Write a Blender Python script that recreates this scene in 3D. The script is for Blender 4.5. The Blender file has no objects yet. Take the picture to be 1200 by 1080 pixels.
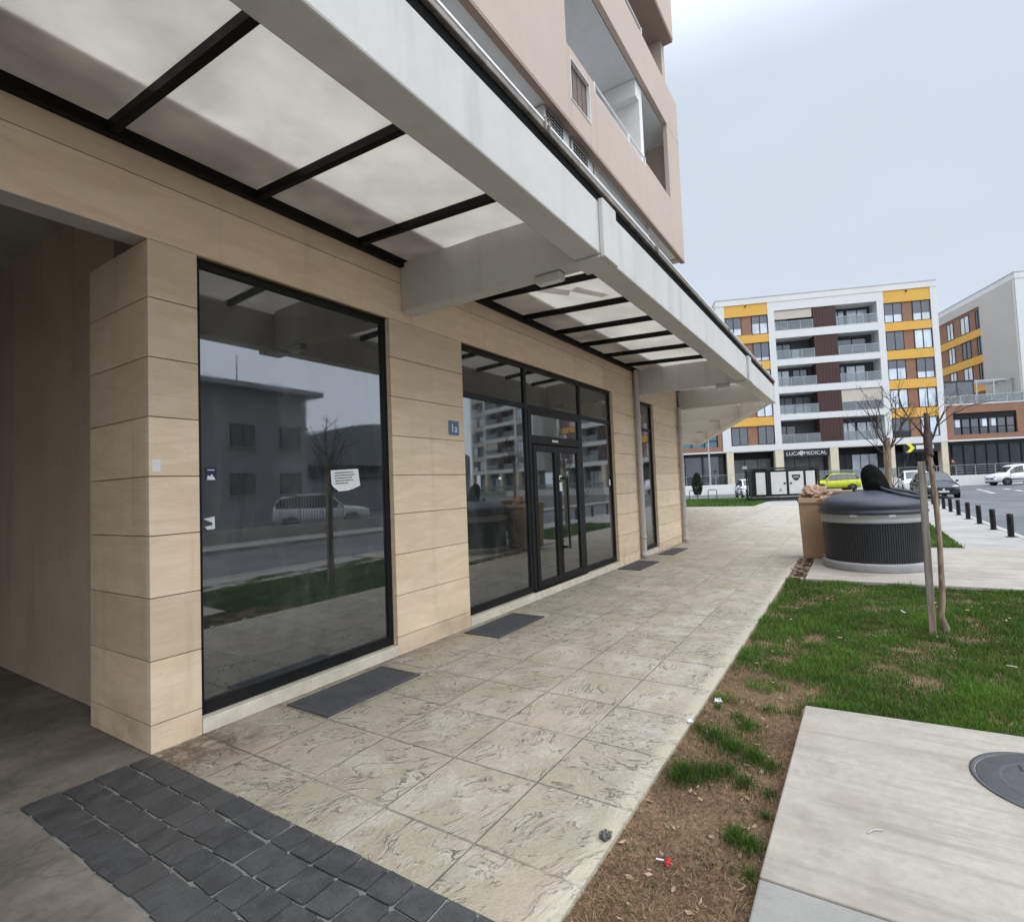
import bpy, math, random
import numpy as np
from mathutils import Vector, Matrix, noise as mnoise
random.seed(7); RNG = np.random.default_rng(7)
scene = bpy.context.scene
COL = scene.collection
R = math.radians

# ------------------------------------------------------------------ materials
class NT:
    def __init__(s, name):
        s.m = bpy.data.materials.new(name); s.m.use_nodes = True
        s.t = s.m.node_tree; s.t.nodes.clear()
        s.out = s.t.nodes.new('ShaderNodeOutputMaterial')
        s.obj = s.n('ShaderNodeTexCoord').outputs['Object']
    def n(s, typ, ins=None, **at):
        nd = s.t.nodes.new(typ)
        for k, v in at.items(): setattr(nd, k, v)
        for k, v in (ins or {}).items(): s.set(nd.inputs[k], v)
        return nd
    def set(s, sock, v):
        if isinstance(v, bpy.types.NodeSocket): s.t.links.new(v, sock)
        elif isinstance(v, bpy.types.Node): s.t.links.new(v.outputs[0], sock)
        else:
            if hasattr(sock.default_value, '__len__') and not isinstance(v, (int, float)):
                v = tuple(v)
                if len(sock.default_value) == 4 and len(v) == 3: v = v + (1,)
            sock.default_value = v
    def math(s, op, a, b=0.0, c=None, clamp=False):
        nd = s.n('ShaderNodeMath', operation=op, use_clamp=clamp)
        s.set(nd.inputs[0], a); s.set(nd.inputs[1], b)
        if c is not None: s.set(nd.inputs[2], c)
        return nd.outputs[0]
    def ramp(s, x, a, b, lo=0.0, hi=1.0):
        nd = s.n('ShaderNodeMapRange', {'Value': x, 'From Min': a, 'From Max': b, 'To Min': lo, 'To Max': hi}, interpolation_type='SMOOTHSTEP')
        return nd.outputs[0]
    def mix(s, f, a, b, mode='MIX'):
        nd = s.n('ShaderNodeMix', data_type='RGBA', blend_type=mode)
        s.set(nd.inputs[0], f); s.set(nd.inputs[6], a); s.set(nd.inputs[7], b)
        return nd.outputs[2]
    def noise(s, scale=5, detail=4, rough=.55, vec=None, dist=0.0, col=False):
        nd = s.n('ShaderNodeTexNoise', {'Vector': vec if vec is not None else s.obj, 'Scale': scale, 'Detail': detail, 'Roughness': rough, 'Distortion': dist})
        return nd.outputs[1 if col else 0]
    def mapv(s, scale=(1, 1, 1), loc=(0, 0, 0), rot=(0, 0, 0), vec=None):
        return s.n('ShaderNodeMapping', {'Vector': vec if vec is not None else s.obj, 'Scale': scale, 'Location': loc, 'Rotation': rot}).outputs[0]
    def xyz(s, vec=None):
        return s.n('ShaderNodeSeparateXYZ', {0: vec if vec is not None else s.obj}).outputs
    def bump(s, h, strength=.3, dist=.01, normal=None):
        d = {'Height': h, 'Strength': strength, 'Distance': dist}
        if normal is not None: d['Normal'] = normal
        return s.n('ShaderNodeBump', d).outputs[0]
    def bsdf(s, col, rough=.6, normal=None, metallic=0.0, ior=1.45, spec=.5, **k):
        d = {'Base Color': col, 'Roughness': rough, 'Metallic': metallic, 'IOR': ior, 'Specular IOR Level': spec}
        d.update(k)
        if normal is not None: d['Normal'] = normal
        return s.n('ShaderNodeBsdfPrincipled', d).outputs[0]
    def done(s, sh):
        s.t.links.new(sh, s.out.inputs[0]); return s.m

def sc(c, k): return tuple(min(1, x * k) for x in c[:3])
def pm(name, col, rough=.6, var=.15, vscale=2.0, bump=.15, bscale=60, bdist=.004, metallic=0.0, spec=.5, tint=.0, streak=0.0):
    """painted / mineral surface: two scales of colour variation, fine bump, optional rain streaks and per-face tint"""
    t = NT(name)
    n1 = t.noise(vscale, 5, .6); n2 = t.noise(vscale * 9, 3, .6)
    f = t.math('ADD', t.math('MULTIPLY', n1, .7), t.math('MULTIPLY', n2, .3))
    c = t.mix(t.ramp(f, .3, .7), sc(col, 1 - var), sc(col, 1 + var * .7))
    if streak:
        s_ = t.noise(1, 4, .6, vec=t.mapv((5, 5, .35)))
        c = t.mix(t.math('MULTIPLY', t.ramp(s_, .52, .75), streak), c, sc(col, .45))
    if tint:
        a = t.n('ShaderNodeAttribute', attribute_name='tint')
        c = t.mix(1.0, c, t.n('ShaderNodeCombineColor', {0: (k := t.math('ADD', t.math('MULTIPLY', a.outputs['Fac'], 2 * tint), 1 - tint)), 1: k, 2: k}).outputs[0], 'MULTIPLY')
    nm = t.bump(t.noise(bscale, 3, .6), bump, bdist) if bump else None
    r = t.ramp(n1, .2, .8, max(.02, rough - .08), min(1, rough + .08))
    return t.done(t.bsdf(c, r, nm, metallic, spec=spec))

def m_travertine():
    t = NT('travertine_cladding')
    s1 = t.noise(1, 5, .6, vec=t.mapv((2.0, 2.0, 9)), dist=.8)
    s2 = t.noise(1, 4, .65, vec=t.mapv((5, 5, 90)))
    big = t.noise(.9, 4, .6)
    f = t.math('ADD', t.math('MULTIPLY', s1, .6), t.math('MULTIPLY', s2, .4))
    c = t.mix(t.ramp(f, .34, .66), (.630, .490, .325), (.735, .595, .425))
    c = t.mix(t.math('MULTIPLY', t.ramp(big, .45, .75), .35), c, (.56, .43, .34))
    fl = t.noise(1, 3, .7, vec=t.mapv((9, 9, 160)))
    c = t.mix(t.math('MULTIPLY', t.ramp(fl, .64, .74), .35), c, (.33, .25, .165))
    a = t.n('ShaderNodeAttribute', attribute_name='tint')
    k = t.math('ADD', t.math('MULTIPLY', a.outputs['Fac'], .20), .88)
    c = t.mix(1.0, c, t.n('ShaderNodeCombineColor', {0: k, 1: k, 2: k}).outputs[0], 'MULTIPLY')
    z = t.xyz()[2]
    low = t.math('MULTIPLY', t.ramp(z, .5, 0.0), t.ramp(t.noise(3.0, 5, .65), .4, .7))
    c = t.mix(t.math('MULTIPLY', low, .45), c, (.27, .20, .13))
    st = t.noise(1, 5, .65, vec=t.mapv((7, 7, .45)))
    c = t.mix(t.math('MULTIPLY', t.ramp(st, .53, .78), .30), c, (.36, .27, .18))
    sp = t.noise(26, 3, .6); c = t.mix(t.math('MULTIPLY', t.ramp(sp, .66, .74), .25), c, (.34, .26, .18))
    nm = t.bump(t.math('ADD', s2, t.math('MULTIPLY', fl, .5)), .22, .002)
    return t.done(t.bsdf(c, .62, nm))

def m_stamped():
    t = NT('stamped_concrete')
    x, y, z = t.xyz()
    tx = t.math('DIVIDE', t.math('SUBTRACT', x, 1.90), .545); ty = t.math('DIVIDE', t.math('SUBTRACT', y, 2.155), .58)
    fx = t.math('FRACT', tx); fy = t.math('FRACT', ty)
    dx = t.math('MULTIPLY', t.math('MINIMUM', fx, t.math('SUBTRACT', 1.0, fx)), .545)
    dy = t.math('MULTIPLY', t.math('MINIMUM', fy, t.math('SUBTRACT', 1.0, fy)), .58)
    wob = t.math('MULTIPLY', t.math('SUBTRACT', t.noise(9, 3), .5), .006)
    d = t.math('ADD', t.math('MINIMUM', dx, dy), wob)
    jn = t.noise(1.4, 3)
    joint = t.math('MULTIPLY', t.ramp(d, .0075, .0025), t.ramp(jn, .30, .52, .25, 1))
    idv = t.n('ShaderNodeCombineXYZ', {0: t.math('FLOOR', tx), 1: t.math('FLOOR', ty)}).outputs[0]
    wn = t.n('ShaderNodeTexWhiteNoise', {'Vector': idv}, noise_dimensions='3D')
    ang = t.math('ADD', t.math('MULTIPLY', t.math('SUBTRACT', wn.outputs[0], .5), 1.7), .75)
    offs = t.n('ShaderNodeVectorMath', {0: wn.outputs[1], 1: (7.0, 7.0, 0)}, operation='MULTIPLY').outputs[0]
    p = t.n('ShaderNodeVectorMath', {0: t.obj, 1: offs}, operation='ADD').outputs[0]
    pr = t.n('ShaderNodeVectorRotate', {'Vector': p, 'Angle': ang}, rotation_type='Z_AXIS').outputs[0]
    A = t.noise(1, 6, .58, vec=t.mapv((2.1, 5.0, 1), vec=pr), dist=1.5)
    saw = t.math('FRACT', t.math('MULTIPLY', A, t.math('ADD', t.math('MULTIPLY', t.n('ShaderNodeSeparateColor', {0: wn.outputs[1]}).outputs[1], 5.0), 5.5)))
    edge = t.math('MULTIPLY', t.ramp(saw, .24, .02), t.ramp(saw, 0.0, .015))
    msk = t.ramp(t.math('ADD', t.noise(4.5, 5, .65, vec=p), t.math('MULTIPLY', t.math('SUBTRACT', wn.outputs[0], .5), .10)), .42, .58)
    fade = t.ramp(x, 5.0, 15.0, 1.0, .25)
    edge = t.math('MULTIPLY', t.math('MULTIPLY', edge, msk), fade)
    B = t.noise(1, 6, .65, vec=t.mapv((5, 16, 1), vec=pr), dist=1.6)
    sawB = t.math('FRACT', t.math('MULTIPLY', B, 9.0))
    fine = t.math('MULTIPLY', t.math('MULTIPLY', t.ramp(sawB, .34, .0), t.ramp(t.noise(3.4, 5, .65, vec=p), .40, .58)), fade)
    big = t.noise(.75, 5, .6); med = t.noise(2.6, 5, .65)
    c = t.mix(t.ramp(big, .38, .64), (.380, .335, .243), (.450, .392, .308))
    c = t.mix(t.math('MULTIPLY', t.ramp(med, .47, .64), .8), c, (.530, .470, .408))
    c = t.mix(t.math('MULTIPLY', t.ramp(t.noise(1.7, 5, .65, vec=t.mapv(loc=(11, 3, 0))), .52, .72), .6), c, (.345, .305, .200))
    c = t.mix(t.math('MULTIPLY', t.ramp(t.noise(11, 5, .7), .35, .7), .35), c, (.30, .27, .21))
    mot = t.noise(48, 5, .75); grit = t.noise(130, 3, .7)
    c = t.mix(t.math('MULTIPLY', t.ramp(mot, .42, .62), .38), c, (.255, .220, .160))
    c = t.mix(t.math('MULTIPLY', t.ramp(grit, .58, .74), .35), c, (.62, .57, .50))
    foot = t.noise(1.15, 6, .7, vec=t.mapv((1.0, .45, 1), loc=(2, 8, 0)), dist=.6)
    c = t.mix(t.math('MULTIPLY', t.ramp(foot, .54, .72), .42), c, (.240, .205, .145))
    pk = t.noise(.9, 4, .6, vec=t.mapv(loc=(20, 4, 0)))
    c = t.mix(t.math('MULTIPLY', t.ramp(pk, .55, .70), .5), c, (.50, .375, .275))
    pl = t.ramp(x, 9.0, 20.0)
    c = t.mix(t.math('MULTIPLY', pl, .6), c, (.47, .43, .37))
    c = t.mix(t.math('MULTIPLY', wn.outputs[0], .26), c, (.29, .255, .175))
    ledge = t.math('MULTIPLY', t.math('MULTIPLY', t.ramp(saw, .72, 1.0), msk), fade)
    c = t.mix(t.math('MULTIPLY', ledge, .45), c, (.57, .52, .47))
    c = t.mix(t.math('MULTIPLY', fine, .42), c, (.195, .165, .120))
    c = t.mix(t.math('MULTIPLY', edge, .85), c, (.095, .074, .052))
    rim = t.ramp(y, 1.16, 1.06)
    c = t.mix(t.math('MULTIPLY', rim, t.ramp(x, 12, 10, 0, .75)), c, (.50, .46, .35))
    c = t.mix(t.math('MULTIPLY', joint, t.math('MULTIPLY', t.ramp(x, 2.5, 8, .58, .10), t.math('SUBTRACT', 1.0, rim))), c, (.13, .115, .09))
    # grime along the wall foot and at the pillar
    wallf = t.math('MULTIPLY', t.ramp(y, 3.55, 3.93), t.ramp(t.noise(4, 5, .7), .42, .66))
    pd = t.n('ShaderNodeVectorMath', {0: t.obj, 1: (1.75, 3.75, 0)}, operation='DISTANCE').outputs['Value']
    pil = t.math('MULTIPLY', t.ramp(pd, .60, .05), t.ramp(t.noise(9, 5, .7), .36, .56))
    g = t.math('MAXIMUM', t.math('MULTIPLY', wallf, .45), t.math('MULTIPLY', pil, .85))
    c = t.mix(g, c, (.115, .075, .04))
    # dark chewing-gum spots
    vo = t.n('ShaderNodeTexVoronoi', {'Vector': t.obj, 'Scale': 2.6, 'Randomness': 1.0})
    spot = t.math('MULTIPLY', t.ramp(vo.outputs['Distance'], .050, .030), t.ramp(t.n('ShaderNodeSeparateColor', {0: vo.outputs['Color']}).outputs[0], .55, .6))
    c = t.mix(t.math('MULTIPLY', spot, .8), c, (.07, .065, .055))
    hgt = t.math('SUBTRACT', t.math('MULTIPLY', t.math('MULTIPLY', saw, msk), .5), t.math('ADD', t.math('MULTIPLY', joint, .8), t.math('MULTIPLY', edge, .4)))
    hgt = t.math('ADD', hgt, t.math('ADD', t.math('MULTIPLY', mot, .40), t.math('MULTIPLY', t.noise(14, 5, .7), .55)))
    nm = t.bump(hgt, .9, .010)
    return t.done(t.bsdf(c, t.ramp(med, .3, .7, .46, .74), nm))

def m_concrete(name, c0, c1, stripe=0.0, brush=0.0, stain=.4, crack=0.0):
    t = NT(name)
    big = t.noise(1.1, 5, .65); fine = t.noise(22, 5, .7)
    c = t.mix(t.ramp(big, .35, .65), c0, c1)
    c = t.mix(t.math('MULTIPLY', t.ramp(fine, .35, .7), .3), c, sc(c0, .72))
    h = t.math('MULTIPLY', fine, .5)
    if stripe:
        st = t.noise(1, 5, .65, vec=t.mapv((8.5, .9, 1), rot=(0, 0, R(4))), dist=.35)
        c = t.mix(t.math('MULTIPLY', t.ramp(st, .46, .70), stripe), c, sc(c0, .68))
        s2 = t.noise(1, 4, .6, vec=t.mapv((30, 2.0, 1)))
        c = t.mix(t.math('MULTIPLY', t.ramp(s2, .5, .75), stripe * .5), c, sc(c1, 1.18))
    if brush:
        br = t.noise(1, 3, .6, vec=t.mapv((1.5, 240, 1)))
        h = t.math('ADD', h, t.math('MULTIPLY', br, brush))
    c = t.mix(t.math('MULTIPLY', t.ramp(t.noise(2.3, 6, .7, vec=t.mapv(loc=(5, 9, 0))), .52, .75), stain), c, sc(c0, .5))
    if crack:
        v = t.n('ShaderNodeTexVoronoi', {'Vector': t.n('ShaderNodeVectorMath', {0: t.obj, 1: t.noise(3, 4, .6, col=True)}, operation='ADD').outputs[0], 'Scale': .5}, feature='DISTANCE_TO_EDGE')
        c = t.mix(t.math('MULTIPLY', t.ramp(v.outputs[0], .012, .003), crack), c, sc(c0, .3))
    return t.done(t.bsdf(c, .78, t.bump(h, .35, .004)))

def m_glass(name, base, rough=.015, ior=2.3, wav=.02, haze=0.0):
    t = NT(name)
    d = t.noise(1.1, 5, .6, vec=t.mapv((1, 1, .5)))
    sm = t.noise(6, 5, .7)
    c = t.mix(t.ramp(d, .3, .7), base, sc(base, 1.5))
    if haze:
        hz = t.noise(1, 6, .7, vec=t.mapv((3.2, 3.2, 1.1), loc=(3, 1, 7)), dist=.8)
        c = t.mix(t.math('MULTIPLY', t.ramp(hz, .42, .78), haze), c, (.16, .165, .16))
        wp = t.noise(1, 4, .6, vec=t.mapv((2, 2, 16), rot=(0, R(25), 0)))
        c = t.mix(t.math('MULTIPLY', t.ramp(wp, .58, .8), haze * .6), c, (.18, .185, .18))
    r = t.ramp(sm, .35, .8, rough, rough + .05)
    nm = t.bump(t.noise(.7, 2, .4), wav, .02)
    return t.done(t.bsdf(c, r, nm, ior=ior, spec=.5))

def m_panel(name, col, k, dirt):
    """milky translucent roofing sheet, dusty from above"""
    t = NT(name)
    big = t.noise(1.3, 5, .65); y = t.xyz()[1]
    c = t.mix(t.ramp(big, .3, .72), sc(col, 1 - dirt), col)
    c = t.mix(t.math('MULTIPLY', t.ramp(t.noise(5, 5, .7), .55, .75), dirt * .7), c, sc(col, .5))
    c = t.mix(t.math('MULTIPLY', t.ramp(t.noise(1, 5, .6, vec=t.mapv((3, .5, 1), loc=(4, 2, 0))), .55, .7), dirt), c, sc(col, .62))
    tr = t.n('ShaderNodeBsdfTranslucent', {'Color': c}).outputs[0]
    df = t.bsdf(sc(col, .75), .35)
    return t.done(t.n('ShaderNodeMixShader', {0: k, 1: df, 2: tr}).outputs[0])

def m_clear(name, col, k):
    t = NT(name)
    return t.done(t.n('ShaderNodeMixShader', {0: k, 1: t.n('ShaderNodeBsdfTransparent', {'Color': (.85, .9, .9)}).outputs[0], 2: t.bsdf(col, .06, ior=1.6)}).outputs[0])

def m_asphalt():
    t = NT('asphalt')
    big = t.noise(.35, 5, .6); f = t.noise(70, 3, .7)
    c = t.mix(t.ramp(big, .35, .65), (.105, .107, .113), (.155, .156, .160))
    c = t.mix(t.math('MULTIPLY', t.ramp(f, .5, .8), .35), c, (.22, .22, .22))
    tr = t.noise(1, 4, .6, vec=t.mapv((.15, 1.2, 1)))
    c = t.mix(t.math('MULTIPLY', t.ramp(tr, .5, .7), .4), c, (.085, .087, .092))
    return t.done(t.bsdf(c, .82, t.bump(f, .4, .006)))

def m_soil():
    t = NT('bare_soil')
    b = t.noise(2.2, 6, .7); f = t.noise(38, 5, .75)
    c = t.mix(t.ramp(b, .35, .65), (.170, .105, .060), (.285, .190, .115))
    st = t.noise(1, 5, .7, vec=t.mapv((60, 25, 1)), dist=2.0)
    c = t.mix(t.math('MULTIPLY', t.ramp(st, .5, .68), .6), c, (.37, .28, .175))
    c = t.mix(t.math('MULTIPLY', t.ramp(f, .50, .66), .75), c, (.060, .038, .024))
    c = t.mix(t.math('MULTIPLY', t.ramp(t.noise(6, 5, .7, vec=t.mapv(loc=(3, 9, 0))), .5, .66), .55), c, (.10, .062, .038))
    return t.done(t.bsdf(c, .95, t.bump(t.math('ADD', f, t.math('MULTIPLY', st, .6)), .9, .015), spec=.2))

def m_blades():
    t = NT('grass_blades')
    a = t.n('ShaderNodeAttribute', attribute_name='gcol').outputs['Color']
    df = t.bsdf(a, .55, spec=.3)
    tr = t.n('ShaderNodeBsdfTranslucent', {'Color': a}).outputs[0]
    return t.done(t.n('ShaderNodeMixShader', {0: .28, 1: df, 2: tr}).outputs[0])

def m_turf():
    t = NT('turf')
    b = t.noise(1.2, 5, .65); f = t.noise(30, 4, .75)
    c = t.mix(t.ramp(b, .35, .65), (.040, .075, .018), (.075, .125, .03))
    c = t.mix(t.math('MULTIPLY', t.ramp(f, .4, .7), .6), c, (.025, .035, .012))
    return t.done(t.bsdf(c, .9, t.bump(f, .8, .03), spec=.2))

def m_bark(name, a, b):
    t = NT(name)
    n = t.noise(1, 5, .7, vec=t.mapv((30, 30, 6)), dist=.5); l = t.noise(7, 4, .6)
    c = t.mix(t.ramp(n, .35, .65), a, b)
    c = t.mix(t.math('MULTIPLY', t.ramp(l, .5, .7), .4), c, sc(a, .6))
    return t.done(t.bsdf(c, .85, t.bump(n, .6, .004)))

def m_wood():
    t = NT('weathered_wood')
    n = t.noise(1, 6, .7, vec=t.mapv((26, 26, 1.6)), dist=.3)
    c = t.mix(t.ramp(n, .35, .65), (.165, .145, .120), (.33, .295, .25))
    z = t.xyz()[2]
    c = t.mix(t.ramp(z, .5, .05, 0, .6), c, (.30, .20, .125))
    return t.done(t.bsdf(c, .85, t.bump(n, .5, .003)))

def m_cardboard(name='cardboard', col=(.40, .265, .155)):
    t = NT(name)
    n = t.noise(3, 5, .6); l = t.noise(1, 2, .5, vec=t.mapv((90, 90, 1)))
    c = t.mix(t.ramp(n, .3, .7), sc(col, .82), sc(col, 1.1))
    return t.done(t.bsdf(c, .8, t.bump(t.math('ADD', t.math('MULTIPLY', l, .15), n), .25, .006)))

def m_cobble():
    t = NT('dark_cobblestone')
    a = t.n('ShaderNodeAttribute', attribute_name='tint').outputs['Fac']
    n = t.noise(7, 5, .7); f = t.noise(60, 4, .7)
    c = t.mix(t.ramp(n, .3, .7), (.036, .036, .037), (.068, .068, .069))
    c = t.mix(t.math('MULTIPLY', a, .45), c, (.085, .083, .081))
    c = t.mix(t.math('MULTIPLY', t.ramp(f, .55, .75), .4), c, (.15, .145, .138))
    return t.done(t.bsdf(c, t.ramp(n, .3, .7, .42, .7), t.bump(t.math('ADD', n, t.math('MULTIPLY', f, .6)), .8, .009)))

MT = dict(
    trav=m_travertine(), stamp=m_stamped(), asphalt=m_asphalt(), soil=m_soil(), blade=m_blades(), turf=m_turf(), cobble=m_cobble(),
    mortar=pm('dark_joint_mortar', (.20, .195, .182), .9, .3, 6, .5, 90),
    groove=pm('cladding_backing', (.20, .15, .10), .9),
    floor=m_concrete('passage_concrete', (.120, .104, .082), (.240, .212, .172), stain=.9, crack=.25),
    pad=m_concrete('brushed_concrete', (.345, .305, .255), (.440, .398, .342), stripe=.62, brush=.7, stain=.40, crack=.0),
    pad2=m_concrete('grey_concrete', (.29, .275, .25), (.36, .34, .315), brush=.5, stain=.3),
    pave=m_concrete('pale_paving', (.330, .310, .288), (.415, .392, .362), stain=.2, crack=.35),
    kerb=m_concrete('kerb_stone', (.37, .36, .34), (.46, .44, .41), stain=.3),
    innerwall=pm('passage_plaster', (.47, .37, .265), .8, .14, 1.5, .2, 40, streak=.3),
    soffit=pm('soffit_plaster', (.40, .385, .34), .8, .12, 1.5),
    canopy=pm('rough_grey_render', (.545, .53, .495), .85, .07, 1.3, .28, 80, .004, streak=.22),
    canopy_dark=pm('recess_shade', (.006, .0055, .005), .8, spec=.1),
    steel=pm('black_steel', (.006, .0055, .005), .6, .3, 6, .05, spec=.2),
    frame=pm('anthracite_aluminium', (.008, .008, .0085), .42, .25, 4, .03, spec=.3),
    glass=m_glass('shop_glass', (.013, .015, .0145), ior=2.5, wav=.06, haze=.30),
    sill=pm('cream_stone_sill', (.58, .53, .42), .6, .2, 5, .2, 70, streak=.2),
    panel=m_panel('milky_roof_sheet', (.725, .69, .64), .86, .17), shade_film=m_panel('grey_shade_and_film', (.66, .63, .60), .82, .25),
    gutter=pm('weathered_zinc', (.25, .215, .185), .42, .45, 9, .1, 40, metallic=.6),
    white_metal=pm('white_trim', (.75, .74, .72), .45, .1),
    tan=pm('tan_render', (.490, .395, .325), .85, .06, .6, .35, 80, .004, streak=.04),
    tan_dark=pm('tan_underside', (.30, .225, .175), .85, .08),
    greywall=pm('grey_render', (.64, .64, .64), .85, .08, .7, .2, 60, streak=.1),
    offwhite=pm('white_render', (.74, .72, .69), .85, .06, .4, .1, 40, streak=.08),
    warmgrey=pm('warm_grey_render', (.53, .50, .465), .85, .05, .4, .1, 40),
    yellow=pm('yellow_render', (.74, .42, .085), .8, .06, .6, .1), brown=pm('brown_cladding_board', (.29, .150, .095), .7, .12, 2.0),
    dkbrown=pm('dark_brown_louvre', (.068, .031, .028), .6, .2, 3), beige=pm('beige_column', (.66, .58, .44), .8, .08, 1),
    dkgrey=pm('loggia_wall', (.085, .085, .092), .8, .15), shutter=pm('grey_shutter', (.16, .17, .19), .55, .08),
    curtain_sky=m_glass('curtain_and_sky_pane', (.50, .54, .60), .05, 1.9), fglass=m_glass('dark_pane', (.030, .036, .042), .03, 1.9),  # pale pane base paints in sky reflection as well as curtains
    bglass=m_glass('blue_pane', (.035, .11, .15), .03, 1.9), blind=pm('beige_blind', (.58, .51, .43), .8, .05),
    rail=pm('steel_rail', (.42, .43, .44), .35, .1, metallic=.6), rglass=m_clear('railing_glass', (.30, .33, .34), .42),
    shop=pm('dark_shopfront', (.025, .025, .028), .4), shopgrey=m_glass('grey_shopfront', (.125, .13, .135), .2, 1.5),
    white=pm('white_paint', (.70, .695, .68), .4, .04), black=pm('black_plastic', (.012, .012, .013), .4, .2, 5),
    tyre=pm('rubber', (.018, .018, .018), .8), rim=pm('alloy', (.35, .35, .36), .3, .1, metallic=.8),
    carwhite=pm('white_car_paint', (.76, .77, .78), .18, .02, 1, 0), caryellow=pm('lime_yellow_paint', (.56, .60, .02), .2, .02, 1, 0), carblue=pm('dark_slate_paint', (.040, .050, .062), .18, .05, 1, 0),
    carglass=m_glass('car_glass', (.022, .028, .030), .02, 1.8), lamp=pm('lamp_lens', (.80, .80, .78), .1, .02, 1, 0), tail=pm('tail_lens', (.35, .015, .012), .15, .05, 1, 0),
    bin=pm('slate_blue_plastic', (.040, .044, .058), .42, .12, 5, .08), binrib=pm('charcoal_plastic', (.030, .030, .034), .5, .2, 4, .1), bingrey=pm('grey_band', (.34, .335, .33), .55, .12, 3),
    binconc=pm('bin_concrete_ring', (.30, .29, .29), .85, .15, 5, .4), flap=pm('black_flap_plastic', (.006, .007, .006), .85, .3, 9, .5, 30, .01, spec=.15),
    card=m_cardboard(), card2=m_cardboard('brown_paper', (.46, .30, .205)), ink=pm('faded_ink', (.07, .05, .04), .9),
    bark=m_bark('young_bark', (.16, .115, .080), (.36, .28, .20)), twig=m_bark('dark_twig', (.050, .038, .033), (.12, .085, .07)), wood=m_wood(),
    pvc=pm('grey_pvc', (.42, .395, .365), .5, .12, 4, .05), grate=pm('grate_steel', (.080, .080, .084), .55, .3, 5, .1, metallic=.1), iron=pm('cast_iron', (.085, .082, .088), .6, .25, 8, .5, 120),
    numblue=pm('blue_enamel', (.060, .130, .27), .35, .1), paper=pm('white_paper', (.72, .72, .71), .8, .06, 6), navy=pm('navy_print', (.020, .018, .055), .6), silver=pm('silver_sticker', (.60, .62, .63), .4, .15, 20),
    skin=pm('skin', (.45, .28, .20), .6), jacket=pm('rust_jacket', (.13, .035, .028), .8), trousers=pm('dark_trousers', (.022, .022, .026), .8), hair=pm('dark_hair', (.02, .015, .012), .7),
    genw=pm('generator_panel', (.60, .58, .55), .5, .06), shrub=pm('dark_shrub', (.022, .032, .013), .8, .4, 9), galv=pm('galvanised_pole', (.45, .46, .47), .5, .1, metallic=.3),
    sign_y=pm('sign_yellow', (.80, .78, .05), .4, .03), red=pm('red_plastic', (.55, .03, .035), .35, .2, 30), stone=pm('grey_stone', (.10, .095, .085), .9, .5, 30, .6), leaf=pm('dry_leaf', (.33, .25, .16), .9, .4, 30),
    office=pm('office_render', (.33, .33, .335), .85, .08, .5), officeroof=pm('office_roof_metal', (.33, .34, .36), .5, .1),
    hall=pm('hall_metal', (.27, .285, .30), .5, .08), fence=pm('fence_paint', (.30, .31, .32), .5, .1), paint=pm('road_paint', (.70, .70, .68), .7, .2, 8, .2),
    louvre=pm('white_louvre', (.66, .64, .60), .5, .1), mesh=pm('vent_mesh', (.23, .175, .15), .7, .15, 8),
)

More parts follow.
